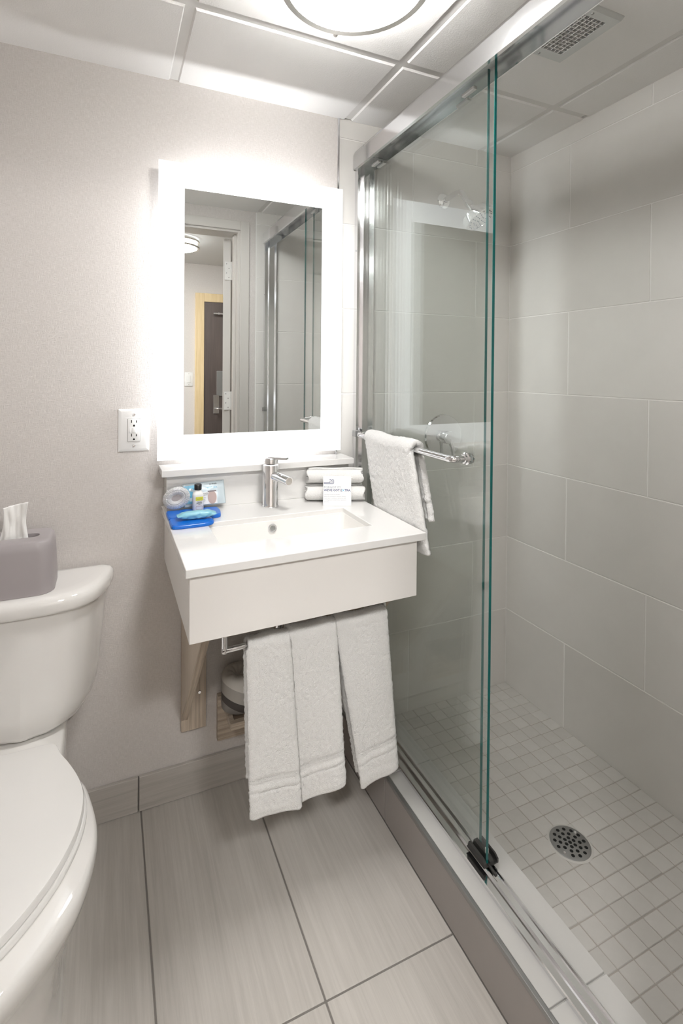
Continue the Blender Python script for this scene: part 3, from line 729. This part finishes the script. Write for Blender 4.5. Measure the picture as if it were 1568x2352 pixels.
t = thing('wall_shelf', (-1.12, 0, .155), 'small ash wooden wall shelf under the vanity holding the spare roll', 'shelf')
mk('wall_board', B(-1.229, -.985, -.020, -.0005, .157, .3055, .001, 1), M['ashx'], t)
mk('shelf_plate', B(-1.204, -.985, -.148, -.0205, .286, .3055, .001, 1), M['walnut'], t)
mk('front_lip', B(-1.219, -.985, -.167, -.1485, .286, .3065, .001, 1), M['ashx'], t)
mk('end_lip', B(-1.219, -1.2045, -.1484, -.0205, .286, .3065, .001, 1), M['ashx'], t)
rc_ = Vector((-1.174, -.0825, .306)); RR = .0555
t = thing('spare_toilet_roll', rc_, 'paper-wrapped spare toilet roll standing on the low wooden shelf', 'toilet roll')
m, nt, p = newmat('printed_wrapper'); v = coords(nt); sp_ = N(nt, 'ShaderNodeSeparateXYZ'); nt.links.new(v, sp_.inputs[0])
hgt = math_n(nt, 'ADD', sp_.outputs['Z'], math_n(nt, 'MULTIPLY', math_n(nt, 'ABSOLUTE', math_n(nt, 'ADD', sp_.outputs['X'], -.012), 0), -.45))
rp = N(nt, 'ShaderNodeValToRGB'); rp.color_ramp.interpolation = 'CONSTANT'; e = rp.color_ramp.elements
for k in range(2): e.new(.5)
for q, (ps, cl) in zip(e, ((0, (.27, .25, .235)), (.10, (.085, .075, .07)), (.30, (.46, .435, .40)), (.62, (.70, .67, .62)))): q.position = ps; q.color = (*cl, 1)
nt.links.new(math_n(nt, 'MULTIPLY', math_n(nt, 'ADD', hgt, .012), 8.5), rp.inputs[0]); nt.links.new(rp.outputs[0], p.inputs['Base Color']); p.inputs['Roughness'].default_value = .55
bm = NB(); g = []; prof = [(.0, .001), (.035, 0), (.053, .001), (.0555, .004), (.0555, .03), (.0553, .07), (.0555, .098), (.0525, .106), (.046, .1095), (.034, .1085), (.022, .104), (.012, .094), (.004, .090)]
for (r, h) in prof:
    row = []
    for k in range(56):
        a = 2*math.pi*k/56; cr = .0035*noise.noise((math.cos(a)*2.3, math.sin(a)*2.3, r*60))*(1 if h > .1 else .12) + (.004*abs(math.sin(a*4.5)) if (h > .085 and r < .04) else 0)
        row.append(bm.verts.new(rc_+Vector((r*math.cos(a), r*math.sin(a), max(h+cr, .0005)))))
    g.append(row)
for a_, b_ in zip(g, g[1:]):
    for k in range(56): bm.faces.new([a_[k], a_[(k+1) % 56], b_[(k+1) % 56], b_[k]])
bm.faces.new(g[0][::-1]); bm.faces.new(g[-1])
mk('wrapper', bm, m, t, 50)
a = math.radians(-62)
bm = NB(); loft(bm, [[rc_+Vector(((RR+.0004)*math.cos(a+da), (RR+.0004)*math.sin(a+da), z)) for da in (-.045, 0, .045)]+[rc_+Vector(((RR-.002)*math.cos(a+da), (RR-.002)*math.sin(a+da), z)) for da in (.045, 0, -.045)] for z in (.002, .076)])
mk('wrapper_seam', bm, plain('wrapper_pale', (.62, .59, .54), .5), t)
t = thing('drain_pipe', (-1.096, -.333, .60), 'chrome sink drain pipe and trap beneath the vanity', 'pipe')
mk('tailpiece', tube(NB(), [(-1.096, -.333, ZC-.150), (-1.096, -.333, .70)], .016, 18), M['chrome'], t, 40)
mk('trap', tube(NB(), fillet([(-1.096, -.333, .72), (-1.096, -.333, .60), (-1.096, -.25, .60), (-1.096, -.25, .66), (-1.096, -.021, .66)], .03), .0175, 18), M['chrome'], t, 40)
mk('wall_flange', lathe(NB(), [(.018, 0), (.034, .0), (.034, .004), (.022, .012), (.018, .012)], axisM((-1.096, 0, .66), (0, -1, 0)), 28), M['chrome'], t, 40)

# ------------------------------------------------------------------ towel rack and hanging towels
def yb(x): return -.46+.03*(x+1.306)/.446
RZ = .700
t = thing('towel_rack', (-1.09, -.45, RZ), 'chrome towel rail hung under the front of the vanity', 'towel rail')
mk('rail', tube(NB(), [(x, yb(x), RZ) for x in (-1.309, -1.2, -1.0, -.842)], .0075, 12), M['chrome'], t, 40)
for x in (-1.302, -.849):
    mk('hanger', tube(NB(), [(x, yb(x), RZ-.006), (x, yb(x), .79)], .0075, 12), M['chrome'], t, 40)
    mk('fixing_arm', tube(NB(), [(x, yb(x), .787), (x, yfront(x, .032), .787)], .006, 10), M['chrome'], t, 40)
clouds = bpy.data.textures.new('terry_loops', 'CLOUDS'); clouds.noise_scale = .0062; clouds.noise_depth = 1
def towel(name, label, group, P, across, front, Lf, Lb, rad, th, topw, botw, bands, skew=(0, 0), wave=(.008, 1.6, 0.), nu=46, step=.0042, nshift=0., sway=None):
    """P: bar centre; across/front unit vectors; topw/botw: (lo, hi) extents along across at the bar and at the front hem"""
    t = thing(name, (P[0], P[1], P[2]-Lf), label, 'towel', group)
    P = Vector(P); A_ = Vector(across); F_ = Vector(front); d = rad+th/2+.0006
    path = []; n1 = int(Lf/step); na = 14; n2 = int(Lb/step)
    for k in range(n1): path.append((d, -Lf+Lf*k/n1, Lf-Lf*k/n1, 1))
    for k in range(na+1):
        a = math.pi*k/na; path.append((d*math.cos(a), d*math.sin(a), 0, 0))
    for k in range(1, n2+1): path.append((-d, -Lb*k/n2, Lb*k/n2, -1))
    bm = NB(); g = []; wts = []
    for (nn, w, drop, sd_) in path:
        q = drop/Lf; row = []; L_ = Lf if sd_ > 0 else Lb
        lo = topw[0]+(botw[0]-topw[0])*q; hi = topw[1]+(botw[1]-topw[1])*q
        fromhem = L_-drop; fl = 1.0; rec = 0
        if sd_ != 0:
            if fromhem < .011: fl = .12; rec = -.0012
            for b0, b1 in bands:
                if b0 < fromhem < b1: fl = .1; rec = -.0026
        for i in range(nu+1):
            u = i/nu; x = lo+(hi-lo)*u
            wv = wave[0]*q*math.sin(2*math.pi*wave[1]*u+wave[2])+.0022*noise.noise((u*3, q*3, wave[2]))*min(1, q*4)
            hem = (skew[0]*(1-u)+skew[1]*u)*q*(1 if sd_ > 0 else .6)
            edge = min(u, 1-u)*2; rnd = -.006*(max(0, .12-edge)/.12)**2
            sag = .0025*math.sin(u*9+wave[2]) if sd_ == 0 else 0
            off = nn+(rec+rnd)*sd_+wv*(1 if sd_ > 0 else .3)+nshift*(1 if sd_ >= 0 else 0)
            row.append(bm.verts.new(P+A_*x+F_*off+Vector((0, 0, w+hem+sag)))); wts.append(fl)
        g.append(row)
    for a, b in zip(g, g[1:]):
        for i in range(nu): bm.faces.new([a[i], a[i+1], b[i+1], b[i]])
    o = mk('terry_cloth', bm, M['terry'], t, 180)
    vg = o.vertex_groups.new(name='fluff')
    for lv_ in (.1, .12, 1.0):
        idx = [k for k, v in enumerate(wts) if v == lv_]
        if idx: vg.add(idx, lv_, 'REPLACE')
    so = o.modifiers.new('thickness', 'SOLIDIFY'); so.thickness = th; so.offset = 0
    dm = o.modifiers.new('loops', 'DISPLACE'); dm.texture = clouds; dm.strength = .0062; dm.mid_level = .5; dm.texture_coords = 'LOCAL'; dm.vertex_group = 'fluff'
    return t
GT = 'hand towels folded over the under-vanity rail'
bd = [(.078, .090), (.094, .099), (.060, .064)]
for args in (
    ('white terry hand towel on the chrome rail, nearest the toilet', -1.19, (-.057, .049), (-.046, .084), .428, .345, (.006, -.014), (.006, .55, 2.6), .002),
    ('white terry hand towel on the chrome rail, middle of three', -1.075, (-.066, .066), (-.026, .092), .440, .40, (-.005, .022), (-.012, .60, 1.2), -.001),
    ('white terry hand towel on the chrome rail, nearest the shower', -.928, (-.078, .076), (.010, .112), .454, .43, (-.014, .024), (-.008, .75, .6), .003)):
    lab, xc_, tw, bw, Lf, Lb, sk, wv, ns = args
    towel('hand_towel', lab, GT, (xc_, yb(xc_), RZ), (1, 0, 0), (0, -1, 0), Lf, Lb, .0075, .013, tw, bw, bd, sk, wv, nshift=ns)

# ------------------------------------------------------------------ shower enclosure
t = thing('shower_door_frame', (-.70, -.63, CT), 'bright aluminium header, jambs and floor track of the sliding shower door', 'shower frame')
hp = [(-.744, 2.106), (-.744, 2.160), (-.738, 2.172), (-.724, 2.186), (-.672, 2.186), (-.662, 2.178), (-.662, 2.112), (-.665, 2.112), (-.665, 2.160), (-.669, 2.166), (-.736, 2.166), (-.740, 2.160), (-.740, 2.118), (-.734, 2.118), (-.734, 2.106)]
mk('header', prism(NB(), hp, 'y', YF+.001, -.001), M['alu'], t, 20)
for y0, y1 in ((-.034, -.001), (YF+.001, YF+.034)):
    far = y0 > -.5
    ji = (y0, y1)
    jp = [(-.736, -.001), (-.736, -.024), (-.733, -.024), (-.733, -.006), (-.709, -.006), (-.709, -.020), (-.706, -.020), (-.706, -.006), (-.668, -.006), (-.668, -.024), (-.665, -.024), (-.665, -.001)]
    if not far: jp = [(x, YF-y) for x, y in jp]
    j = mk('jamb', prism(NB(), jp, 'z', CT+.001, 2.165), M['alu'], t, 20)
    for z in (1.60+.21, 1.0, .35): mk('jamb_screw', lathe(NB(), [(0, .002), (.003, .0015), (.0035, 0)], axisM((-.7361, -.014 if far else YF+.014, z), (-1, 0, 0)), 12), M['steel'], j, 40)
    yy = (-.036, -.012) if far else (YF+.012, YF+.036)
    mk('bumper', B(-.7435, -.722, yy[0], yy[1], 1.135, 1.157, .001, 1), M['steel'], j)
tp = [(-.732, CT+.0003), (-.732, CT+.009), (-.7295, CT+.0105), (-.727, CT+.0065), (-.7075, CT+.0055), (-.7055, CT+.013), (-.7030, CT+.013), (-.7025, CT+.004), (-.682, CT+.004), (-.6815, CT+.010), (-.679, CT+.010), (-.6775, CT+.0003)]
mk('floor_track', prism(NB(), tp, 'y', YF+.001, -.001), M['alu'], t, 20)

def glass_panel(label, x0, x1, y0, y1, z0, z1):
    t = thing('glass_panel', ((x0+x1)/2, (y0+y1)/2, z0), label, 'glass panel', 'sliding glass shower panels')
    mk('pane', B(x0, x1, y0+.0012, y1, z0, z1), M['glass'], t)
    mk('polished_edge', B(x0, x1, y0, y0+.0011, z0, z1), M['teal'], t)
    for y in (y0+.10, y1-.08):
        mk('hanger_clip', B(x0-.003, x1+.003, y-.024, y+.024, z1-.042, z1-.034, .0015), M['plastic'], t)
    return t
gp = glass_panel('outer clear glass shower panel with towel bar and teal edge', -.7025, -.6955, -.690, -.012, .162, 2.142)
glass_panel('inner clear glass shower panel just behind the outer one', -.6805, -.6735, -.640, -.012, .162, 2.142)
XB, ZB = -.750, 1.148
tb = mk('towel_bar', tube(NB(), fillet([(-.7035, -.068, ZB), (XB, -.068, ZB), (XB, -.603, ZB), (-.7035, -.603, ZB)], .032, 9), .0095, 18), M['chrome'], gp, 40)
for y in (-.068, -.603):
    mk('bar_flange', lathe(NB(), [(0, 0), (.0165, 0), (.0165, .005), (.0125, .007), (.0125, .013), (.0095, .014)], axisM((-.7030, y, ZB), (-1, 0, 0)), 26), M['chrome'], tb, 40)
    mk('bar_flange', lathe(NB(), [(0, .006), (.012, .006), (.0145, .004), (.0145, 0), (0, 0)], axisM((-.6950, y, ZB), (1, 0, 0)), 26), M['chrome'], tb, 40)
# guide block at the foot of the panels
t = thing('door_guide', (-.69, -.66, CT), 'charcoal plastic guide block at the foot of the glass', 'guide block')
mk('base_plate', B(-.7120, -.6665, -.694, -.628, CT+.0135, CT+.0165, .001, 1), M['guide'], t)
for xa, xb in ((-.7105, -.7040), (-.6940, -.6825), (-.6715, -.6670)):
    mk('cheek', prism(NB(), [(-.694, CT+.0168), (-.630, CT+.0168), (-.634, CT+.031), (-.684, CT+.031), (-.694, CT+.025)], 'x', xa, xb), M['guide'], t)
mk('toe', tube(NB(), [(-.694, -.690, CT+.0155), (-.694, -.716, CT+.0125)], .004, 10), M['guide'], t, 40)
mk('roller_pin', lathe(NB(), [(0, 0), (.0045, 0), (.0045, .010), (.0028, .010), (.0028, .008), (0, .008)], Matrix.Translation((-.688, -.676, CT+.0315)), 18), M['plastic'], t, 40)
# towel over the glass door's bar
towel('bath_towel', 'white terry towel draped over the chrome bar of the glass door', 'towel on the glass door bar', (XB, -.30, ZB), (0, -1, 0), (-1, 0, 0), .272, .190, .0095, .017,
      (-.135, .138), (-.045, .226), [(.052, .060)], (.0, 0), (.0015, .7, .4), nu=70)

# ------------------------------------------------------------------ shower head and valve
HXs = -.343
t = thing('wall_shower', (HXs, 0, 2.05), 'chrome wall shower head on a bent arm behind the glass', 'shower head')
mk('flange', lathe(NB(), [(.011, .014), (.016, .013), (.026, .007), (.0305, .002), (.0305, 0), (.011, 0)], axisM((HXs, -.0005, 2.05), (0, -1, 0)), 32), M['chrome'], t, 40)
mk('arm', tube(NB(), fillet([(HXs, 0, 2.05), (HXs, -.105, 2.058), (HXs, -.150, 1.995)], .03, 8), .0105, 18), M['chrome'], t, 40)
hd = Vector((.30, -.48, -.82)).normalized(); hb = Vector((HXs, -.148, 1.998))
HMx = axisM(hb, hd)
mk('swivel_nut', lathe(NB(), [(0, -.004), (.0135, -.004), (.015, 0), (.015, .018), (.0125, .020), (.0125, .026), (.0175, .030), (.0175, .040), (0, .040)], HMx, 28), M['chrome'], t, 40)
hh = mk('head_shell', lathe(NB(), [(0, .036), (.020, .036), (.030, .044), (.052, .050), (.0585, .055), (.0600, .078), (.0580, .084), (.0555, .084), (.0550, .082), (0, .082)], HMx, 48), M['chrome'], t, 40)
mk('face_plate', lathe(NB(), [(.0550, .0822), (.0, .0828)], HMx, 48), M['nickel'], hh)
for ring, cnt in ((.012, 6), (.028, 12), (.044, 18)):
    for k in range(cnt):
        a = 2*math.pi*k/cnt
        mk('nozzle', lathe(NB(), [(.0022, 0), (.0017, .0028), (0, .003)], HMx @ Matrix.Translation((ring*math.cos(a), ring*math.sin(a), .0826)), 8), M['guide'], hh)
t = thing('shower_valve', (-.335, 0, 1.115), 'round chrome shower valve with lever behind the glass', 'valve')
VM = axisM((-.335, -.0005, 1.115), (0, -1, 0))
mk('escutcheon', lathe(NB(), [(0, 0), (.088, 0), (.0885, .003), (.084, .008), (.05, .012), (.03, .013), (0, .013)], VM, 56), M['chrome'], t, 40)
mk('hub', lathe(NB(), [(0, .012), (.027, .012), (.026, .045), (.0235, .050), (0, .051)], VM, 36), M['chrome'], t, 40)
mk('lever', tube(NB(), [(-.335, -.040, 1.115), (-.327, -.05, 1.075), (-.322, -.052, 1.035)], [.011, .008, .0065], 16), M['chrome'], t, 40)

# ------------------------------------------------------------------ floor drain
t = thing('floor_drain', DR, 'round perforated steel drain cover in the mosaic shower floor', 'drain')
mk('sealant_ring', lathe(NB(), [(.053, .0014), (.0575, .0012), (.0595, 0), (.053, 0), (.053, .0014)], Matrix.Translation(DR), 48), M['stile'], t, 40)
mk('cover_plate', lathe(NB(), [(0, .0030), (.0515, .0030), (.0535, .0020), (.0535, 0), (0, 0)], Matrix.Translation(DR), 56), M['steel'], t, 40)
holes = []
for rg, n in ((0, 1), (.0135, 6), (.0270, 10), (.0405, 13)):
    for k in range(n):
        a = 2*math.pi*(k+.35*(rg > .02))/n
        p_ = DR+Vector((rg*math.cos(a), rg*math.sin(a), .0032)); 
        if rg > .03 and abs(math.sin(a-.4)) < .12: continue
        mk('drain_hole', lathe(NB(), [(0, 0), (.0049, 0)], Matrix.Translation(p_), 14), M['dark'], t)
for sgn in (-1, 1):
    mk('screw', lathe(NB(), [(0, .0022), (.0032, .0018), (.0042, 0)], Matrix.Translation(DR+Vector((sgn*.043*math.cos(.4), sgn*.043*math.sin(.4), .003))), 16), M['chrome'], t, 40)

# ------------------------------------------------------------------ ceiling exhaust grille
t = thing('exhaust_vent', (-.455, -.672, HC), 'white square exhaust grille in the ceiling over the shower', 'vent')
vx0, vx1, vy0, vy1 = -.551, -.359, -.772, -.571; gx0, gx1, gy0, gy1 = -.517, -.393, -.746, -.606
bm = NB()
def qz(r, z): return [(r[0], r[2], z), (r[1], r[2], z), (r[1], r[3], z), (r[0], r[3], z)]
loft(bm, [qz((vx0, vx1, vy0, vy1), HC+.004), qz((vx0, vx1, vy0, vy1), HC-.003), qz((vx0+.006, vx1-.006, vy0+.006, vy1-.006), HC-.012), qz((gx0, gx1, gy0, gy1), HC-.012), qz((gx0, gx1, gy0, gy1), HC+.004), qz((vx0, vx1, vy0, vy1), HC+.004)], False, False)
mk('frame', bm, plain('vent_enamel', (.68, .69, .675), .35), t)
mk('duct_back', B(gx0, gx1, gy0, gy1, HC-.0008, HC-.0002), M['dark'], t)
nxs, nys = 9, 12
for k in range(1, nxs):
    x = gx0+(gx1-gx0)*k/nxs; mk('grille_blade', B(x-.0008, x+.0008, gy0, gy1, HC-.0115, HC-.0010), M['white'], t)
for k in range(1, nys):
    y = gy0+(gy1-gy0)*k/nys; mk('grille_blade', B(gx0, gx1, y-.0008, y+.0008, HC-.0113, HC-.0010), M['white'], t)
for y in (-.757, -.586): mk('screw', lathe(NB(), [(0, .002), (.003, .0016), (.004, 0)], axisM((-.455, y, HC-.012), (0, 0, -1)), 14), M['steel'], t, 40)

# ------------------------------------------------------------------ toilet
TX = -1.762
t = thing('toilet', (TX, -.4, 0), 'white two-piece porcelain toilet with closed lid beside the vanity', 'toilet')
def cr(pts, n=8):
    out = []; P = [Vector(p) for p in pts]
    for i in range(len(P)-1):
        p0 = P[max(i-1, 0)]; p1 = P[i]; p2 = P[i+1]; p3 = P[min(i+2, len(P)-1)]
        for k in range(n):
            w = k/n; out.append(.5*((2*p1)+(-p0+p2)*w+(2*p0-5*p1+4*p2-p3)*w*w+(-p0+3*p1-3*p2+p3)*w**3))
    out.append(P[-1]); return out
def outline(half, n=8):
    h = cr([(*p, 0) for p in half], n)          # right half from back centre to front centre
    R_ = [(v.x, v.y) for v in h]; L_ = [(-x, y) for x, y in R_[-2:0:-1]]
    return R_+L_
SEAT = [(0, -.232), (.060, -.232), (.084, -.242), (.099, -.280), (.119, -.319), (.140, -.368), (.153, -.412), (.157, -.453), (.152, -.502), (.139, -.550), (.115, -.603), (.080, -.655), (.044, -.694), (.020, -.7105), (0, -.7145)]
RIM = [(0, -.215), (.070, -.215), (.094, -.235), (.115, -.280), (.142, -.330), (.160, -.368), (.178, -.441), (.184, -.490), (.182, -.535), (.171, -.588), (.150, -.642), (.106, -.703), (.048, -.760), (0, -.774)]
def ring_o(half, z, sx=1, sy=1, yc=-.45, dy=0): return [(TX+x*sx, yc+(y-yc)*sy+dy, z) for x, y in outline(half)]
FOOT = [(0, -.13), (.07, -.13), (.108, -.145), (.115, -.20), (.112, -.28), (.110, -.36), (.112, -.42), (.112, -.48), (.108, -.53), (.098, -.57), (.082, -.60), (.058, -.625), (.026, -.642), (0, -.645)]
def mixh(a, b, w): return [(p[0]*(1-w)+q[0]*w, p[1]*(1-w)+q[1]*w) for p, q in zip(a, b)]
rings = [ring_o(FOOT, 0, 1.04, 1.02), ring_o(FOOT, .012, 1.05, 1.02), ring_o(FOOT, .03), ring_o(FOOT, .12, .97, .98), ring_o(mixh(FOOT, RIM, .18), .20), ring_o(mixh(FOOT, RIM, .48), .27), ring_o(mixh(FOOT, RIM, .80), .325),
         ring_o(mixh(FOOT, RIM, .95), .352), ring_o(RIM, .368), ring_o(RIM, .384), ring_o(RIM, .394, .985, .99), ring_o(RIM, .398, .95, .96), ring_o(RIM, .398, .5, .5)]
mk('bowl', loft(NB(), rings), M['porcelain'], t, 50)
bm = NB()
loft(bm, [[(TX+x, y, z) for x, y in rrect(-.097+i_, .097-i_, -.262+i_, -.012, .03)] for z, i_ in ((.20, .012), (.30, 0), (.402, 0), (.408, .006))])
mk('rear_deck', bm, M['porcelain'], t, 50)
mk('seat_ring', loft(NB(), [ring_o(SEAT, .3985, 1.02, 1.0), ring_o(SEAT, .402, 1.035, 1.012), ring_o(SEAT, .411, 1.035, 1.012), ring_o(SEAT, .4145, 1.015, 1.0)]), M['seat'], t, 40)
mk('seat_lid', loft(NB(), [ring_o(SEAT, .4155, .985, .985), ring_o(SEAT, .418, 1, 1), ring_o(SEAT, .428, 1, 1), ring_o(SEAT, .4325, .985, .99), ring_o(SEAT, .434, .95, .965), ring_o(SEAT, .4345, .74, .80), ring_o(SEAT, .4355, .68, .75), ring_o(SEAT, .4360, .3, .3)]), M['seat'], t, 35)
for sx in (-1, 1): mk('hinge_cap', B(TX+sx*.07-.018, TX+sx*.07+.018, -.268, -.236, .4085, .428, .006, 3), M['seat'], t, 40)
def tank_o(hw, yb_, yf, z):
    """plan: flat back, sides drawn in towards a gently bowed front"""
    D_ = yb_-yf
    half = [(0, yb_), (hw-.040, yb_), (hw-.010, yb_-.015*D_), (hw, yb_-.10*D_), (hw-.006, yb_-.30*D_), (hw-.019, yb_-.52*D_), (hw-.041, yb_-.74*D_), (hw-.074, yb_-.90*D_), (hw-.112, yb_-.962*D_), (max(hw-.16, .01), yb_-.992*D_), (0, yb_-D_)]
    return [(TX+x, y, z) for x, y in outline(half, 6)]
mk('tank', loft(NB(), [tank_o(.100, -.032, -.158, .411), tank_o(.118, -.030, -.170, .4125), tank_o(.138, -.028, -.180, .419), tank_o(.154, -.026, -.187, .432), tank_o(.165, -.024, -.191, .452), tank_o(.173, -.022, -.193, .480), tank_o(.180, -.020, -.195, .530), tank_o(.190, -.018, -.198, .630), tank_o(.198, -.018, -.200, .742)]), M['porcelain'], t, 60)
mk('tank_lid', loft(NB(), [tank_o(.205, -.012, -.203, .742), tank_o(.214, -.010, -.212, .746), tank_o(.217, -.010, -.215, .752), tank_o(.218, -.010, -.216, .770), tank_o(.215, -.011, -.213, .780), tank_o(.208, -.014, -.206, .7865), tank_o(.195, -.020, -.195, .7895), tank_o(.17, -.035, -.17, .790)]), M['porcelain'], t, 60)
# tissue cover and tissue
t = thing('tissue_box_cover', (-1.80, -.11, .790), 'grey rounded tissue box cover standing on the toilet tank', 'tissue box')
def tb_ring(x0, x1, y0, y1, r, z): return [(x, y, z) for x, y in rrect(x0, x1, y0, y1, r, 8)]
tx0, tx1, ty0, ty1 = -1.940, -1.689, -.186, -.040
HO = (-1.866, -1.728, -.136, -.102)
def oval(z, k=1): return [((HO[0]+HO[1])/2+(x-(HO[0]+HO[1])/2)*k, (HO[2]+HO[3])/2+(y-(HO[2]+HO[3])/2)*k, z) for x, y in rrect(*HO, .0165, 8)]
mk('cover', loft(NB(), [tb_ring(tx0, tx1, ty0, ty1, .038, .7905), tb_ring(tx0, tx1, ty0, ty1, .038, .82), tb_ring(tx0+.004, tx1-.004, ty0+.004, ty1-.004, .036, .900), tb_ring(tx0+.007, tx1-.007, ty0+.007, ty1-.007, .034, .921), tb_ring(tx0+.012, tx1-.012, ty0+.012, ty1-.012, .030, .9265), tb_ring(tx0+.020, tx1-.020, ty0+.020, ty1-.020, .026, .9280), oval(.9280), oval(.922, .98), oval(.905, .97)], True, False), M['greycover'], t, 40)
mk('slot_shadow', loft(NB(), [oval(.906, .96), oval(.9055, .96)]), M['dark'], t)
t = thing('tissue', (-1.785, -.118, .91), 'crumpled white tissue sticking up from the grey cover', 'tissue')
bm = NB(); nu, nv = 30, 26; g = []
for i in range(nu+1):
    u = i/nu*2-1; row = []
    for j in range(nv+1):
        v = j/nv; hw = .036*(1-v)+.029*v - .006*math.sin(v*math.pi)
        fold = .0045*(1-v)*math.sin(u*5.5+.6)+.0016*math.sin(u*13+v*4)*(1-v*.7)+.004*noise.noise((u*2.4, v*3, 2))-.008*v*u*u
        x = -1.789+hw*u+.005*v; y = -.120+fold+.010*v; z = .912+.100*v+.006*u*v+.002*noise.noise((u*3, v*2, 9))
        row.append(bm.verts.new((x, y, z)))
    g.append(row)
for i in range(nu):
    for j in range(nv): bm.faces.new([g[i][j], g[i+1][j], g[i+1][j+1], g[i][j+1]])
o = mk('tissue_sheet', bm, M['tissue'], t, 60); sq = o.modifiers.new('thickness', 'SOLIDIFY'); sq.thickness = .0005
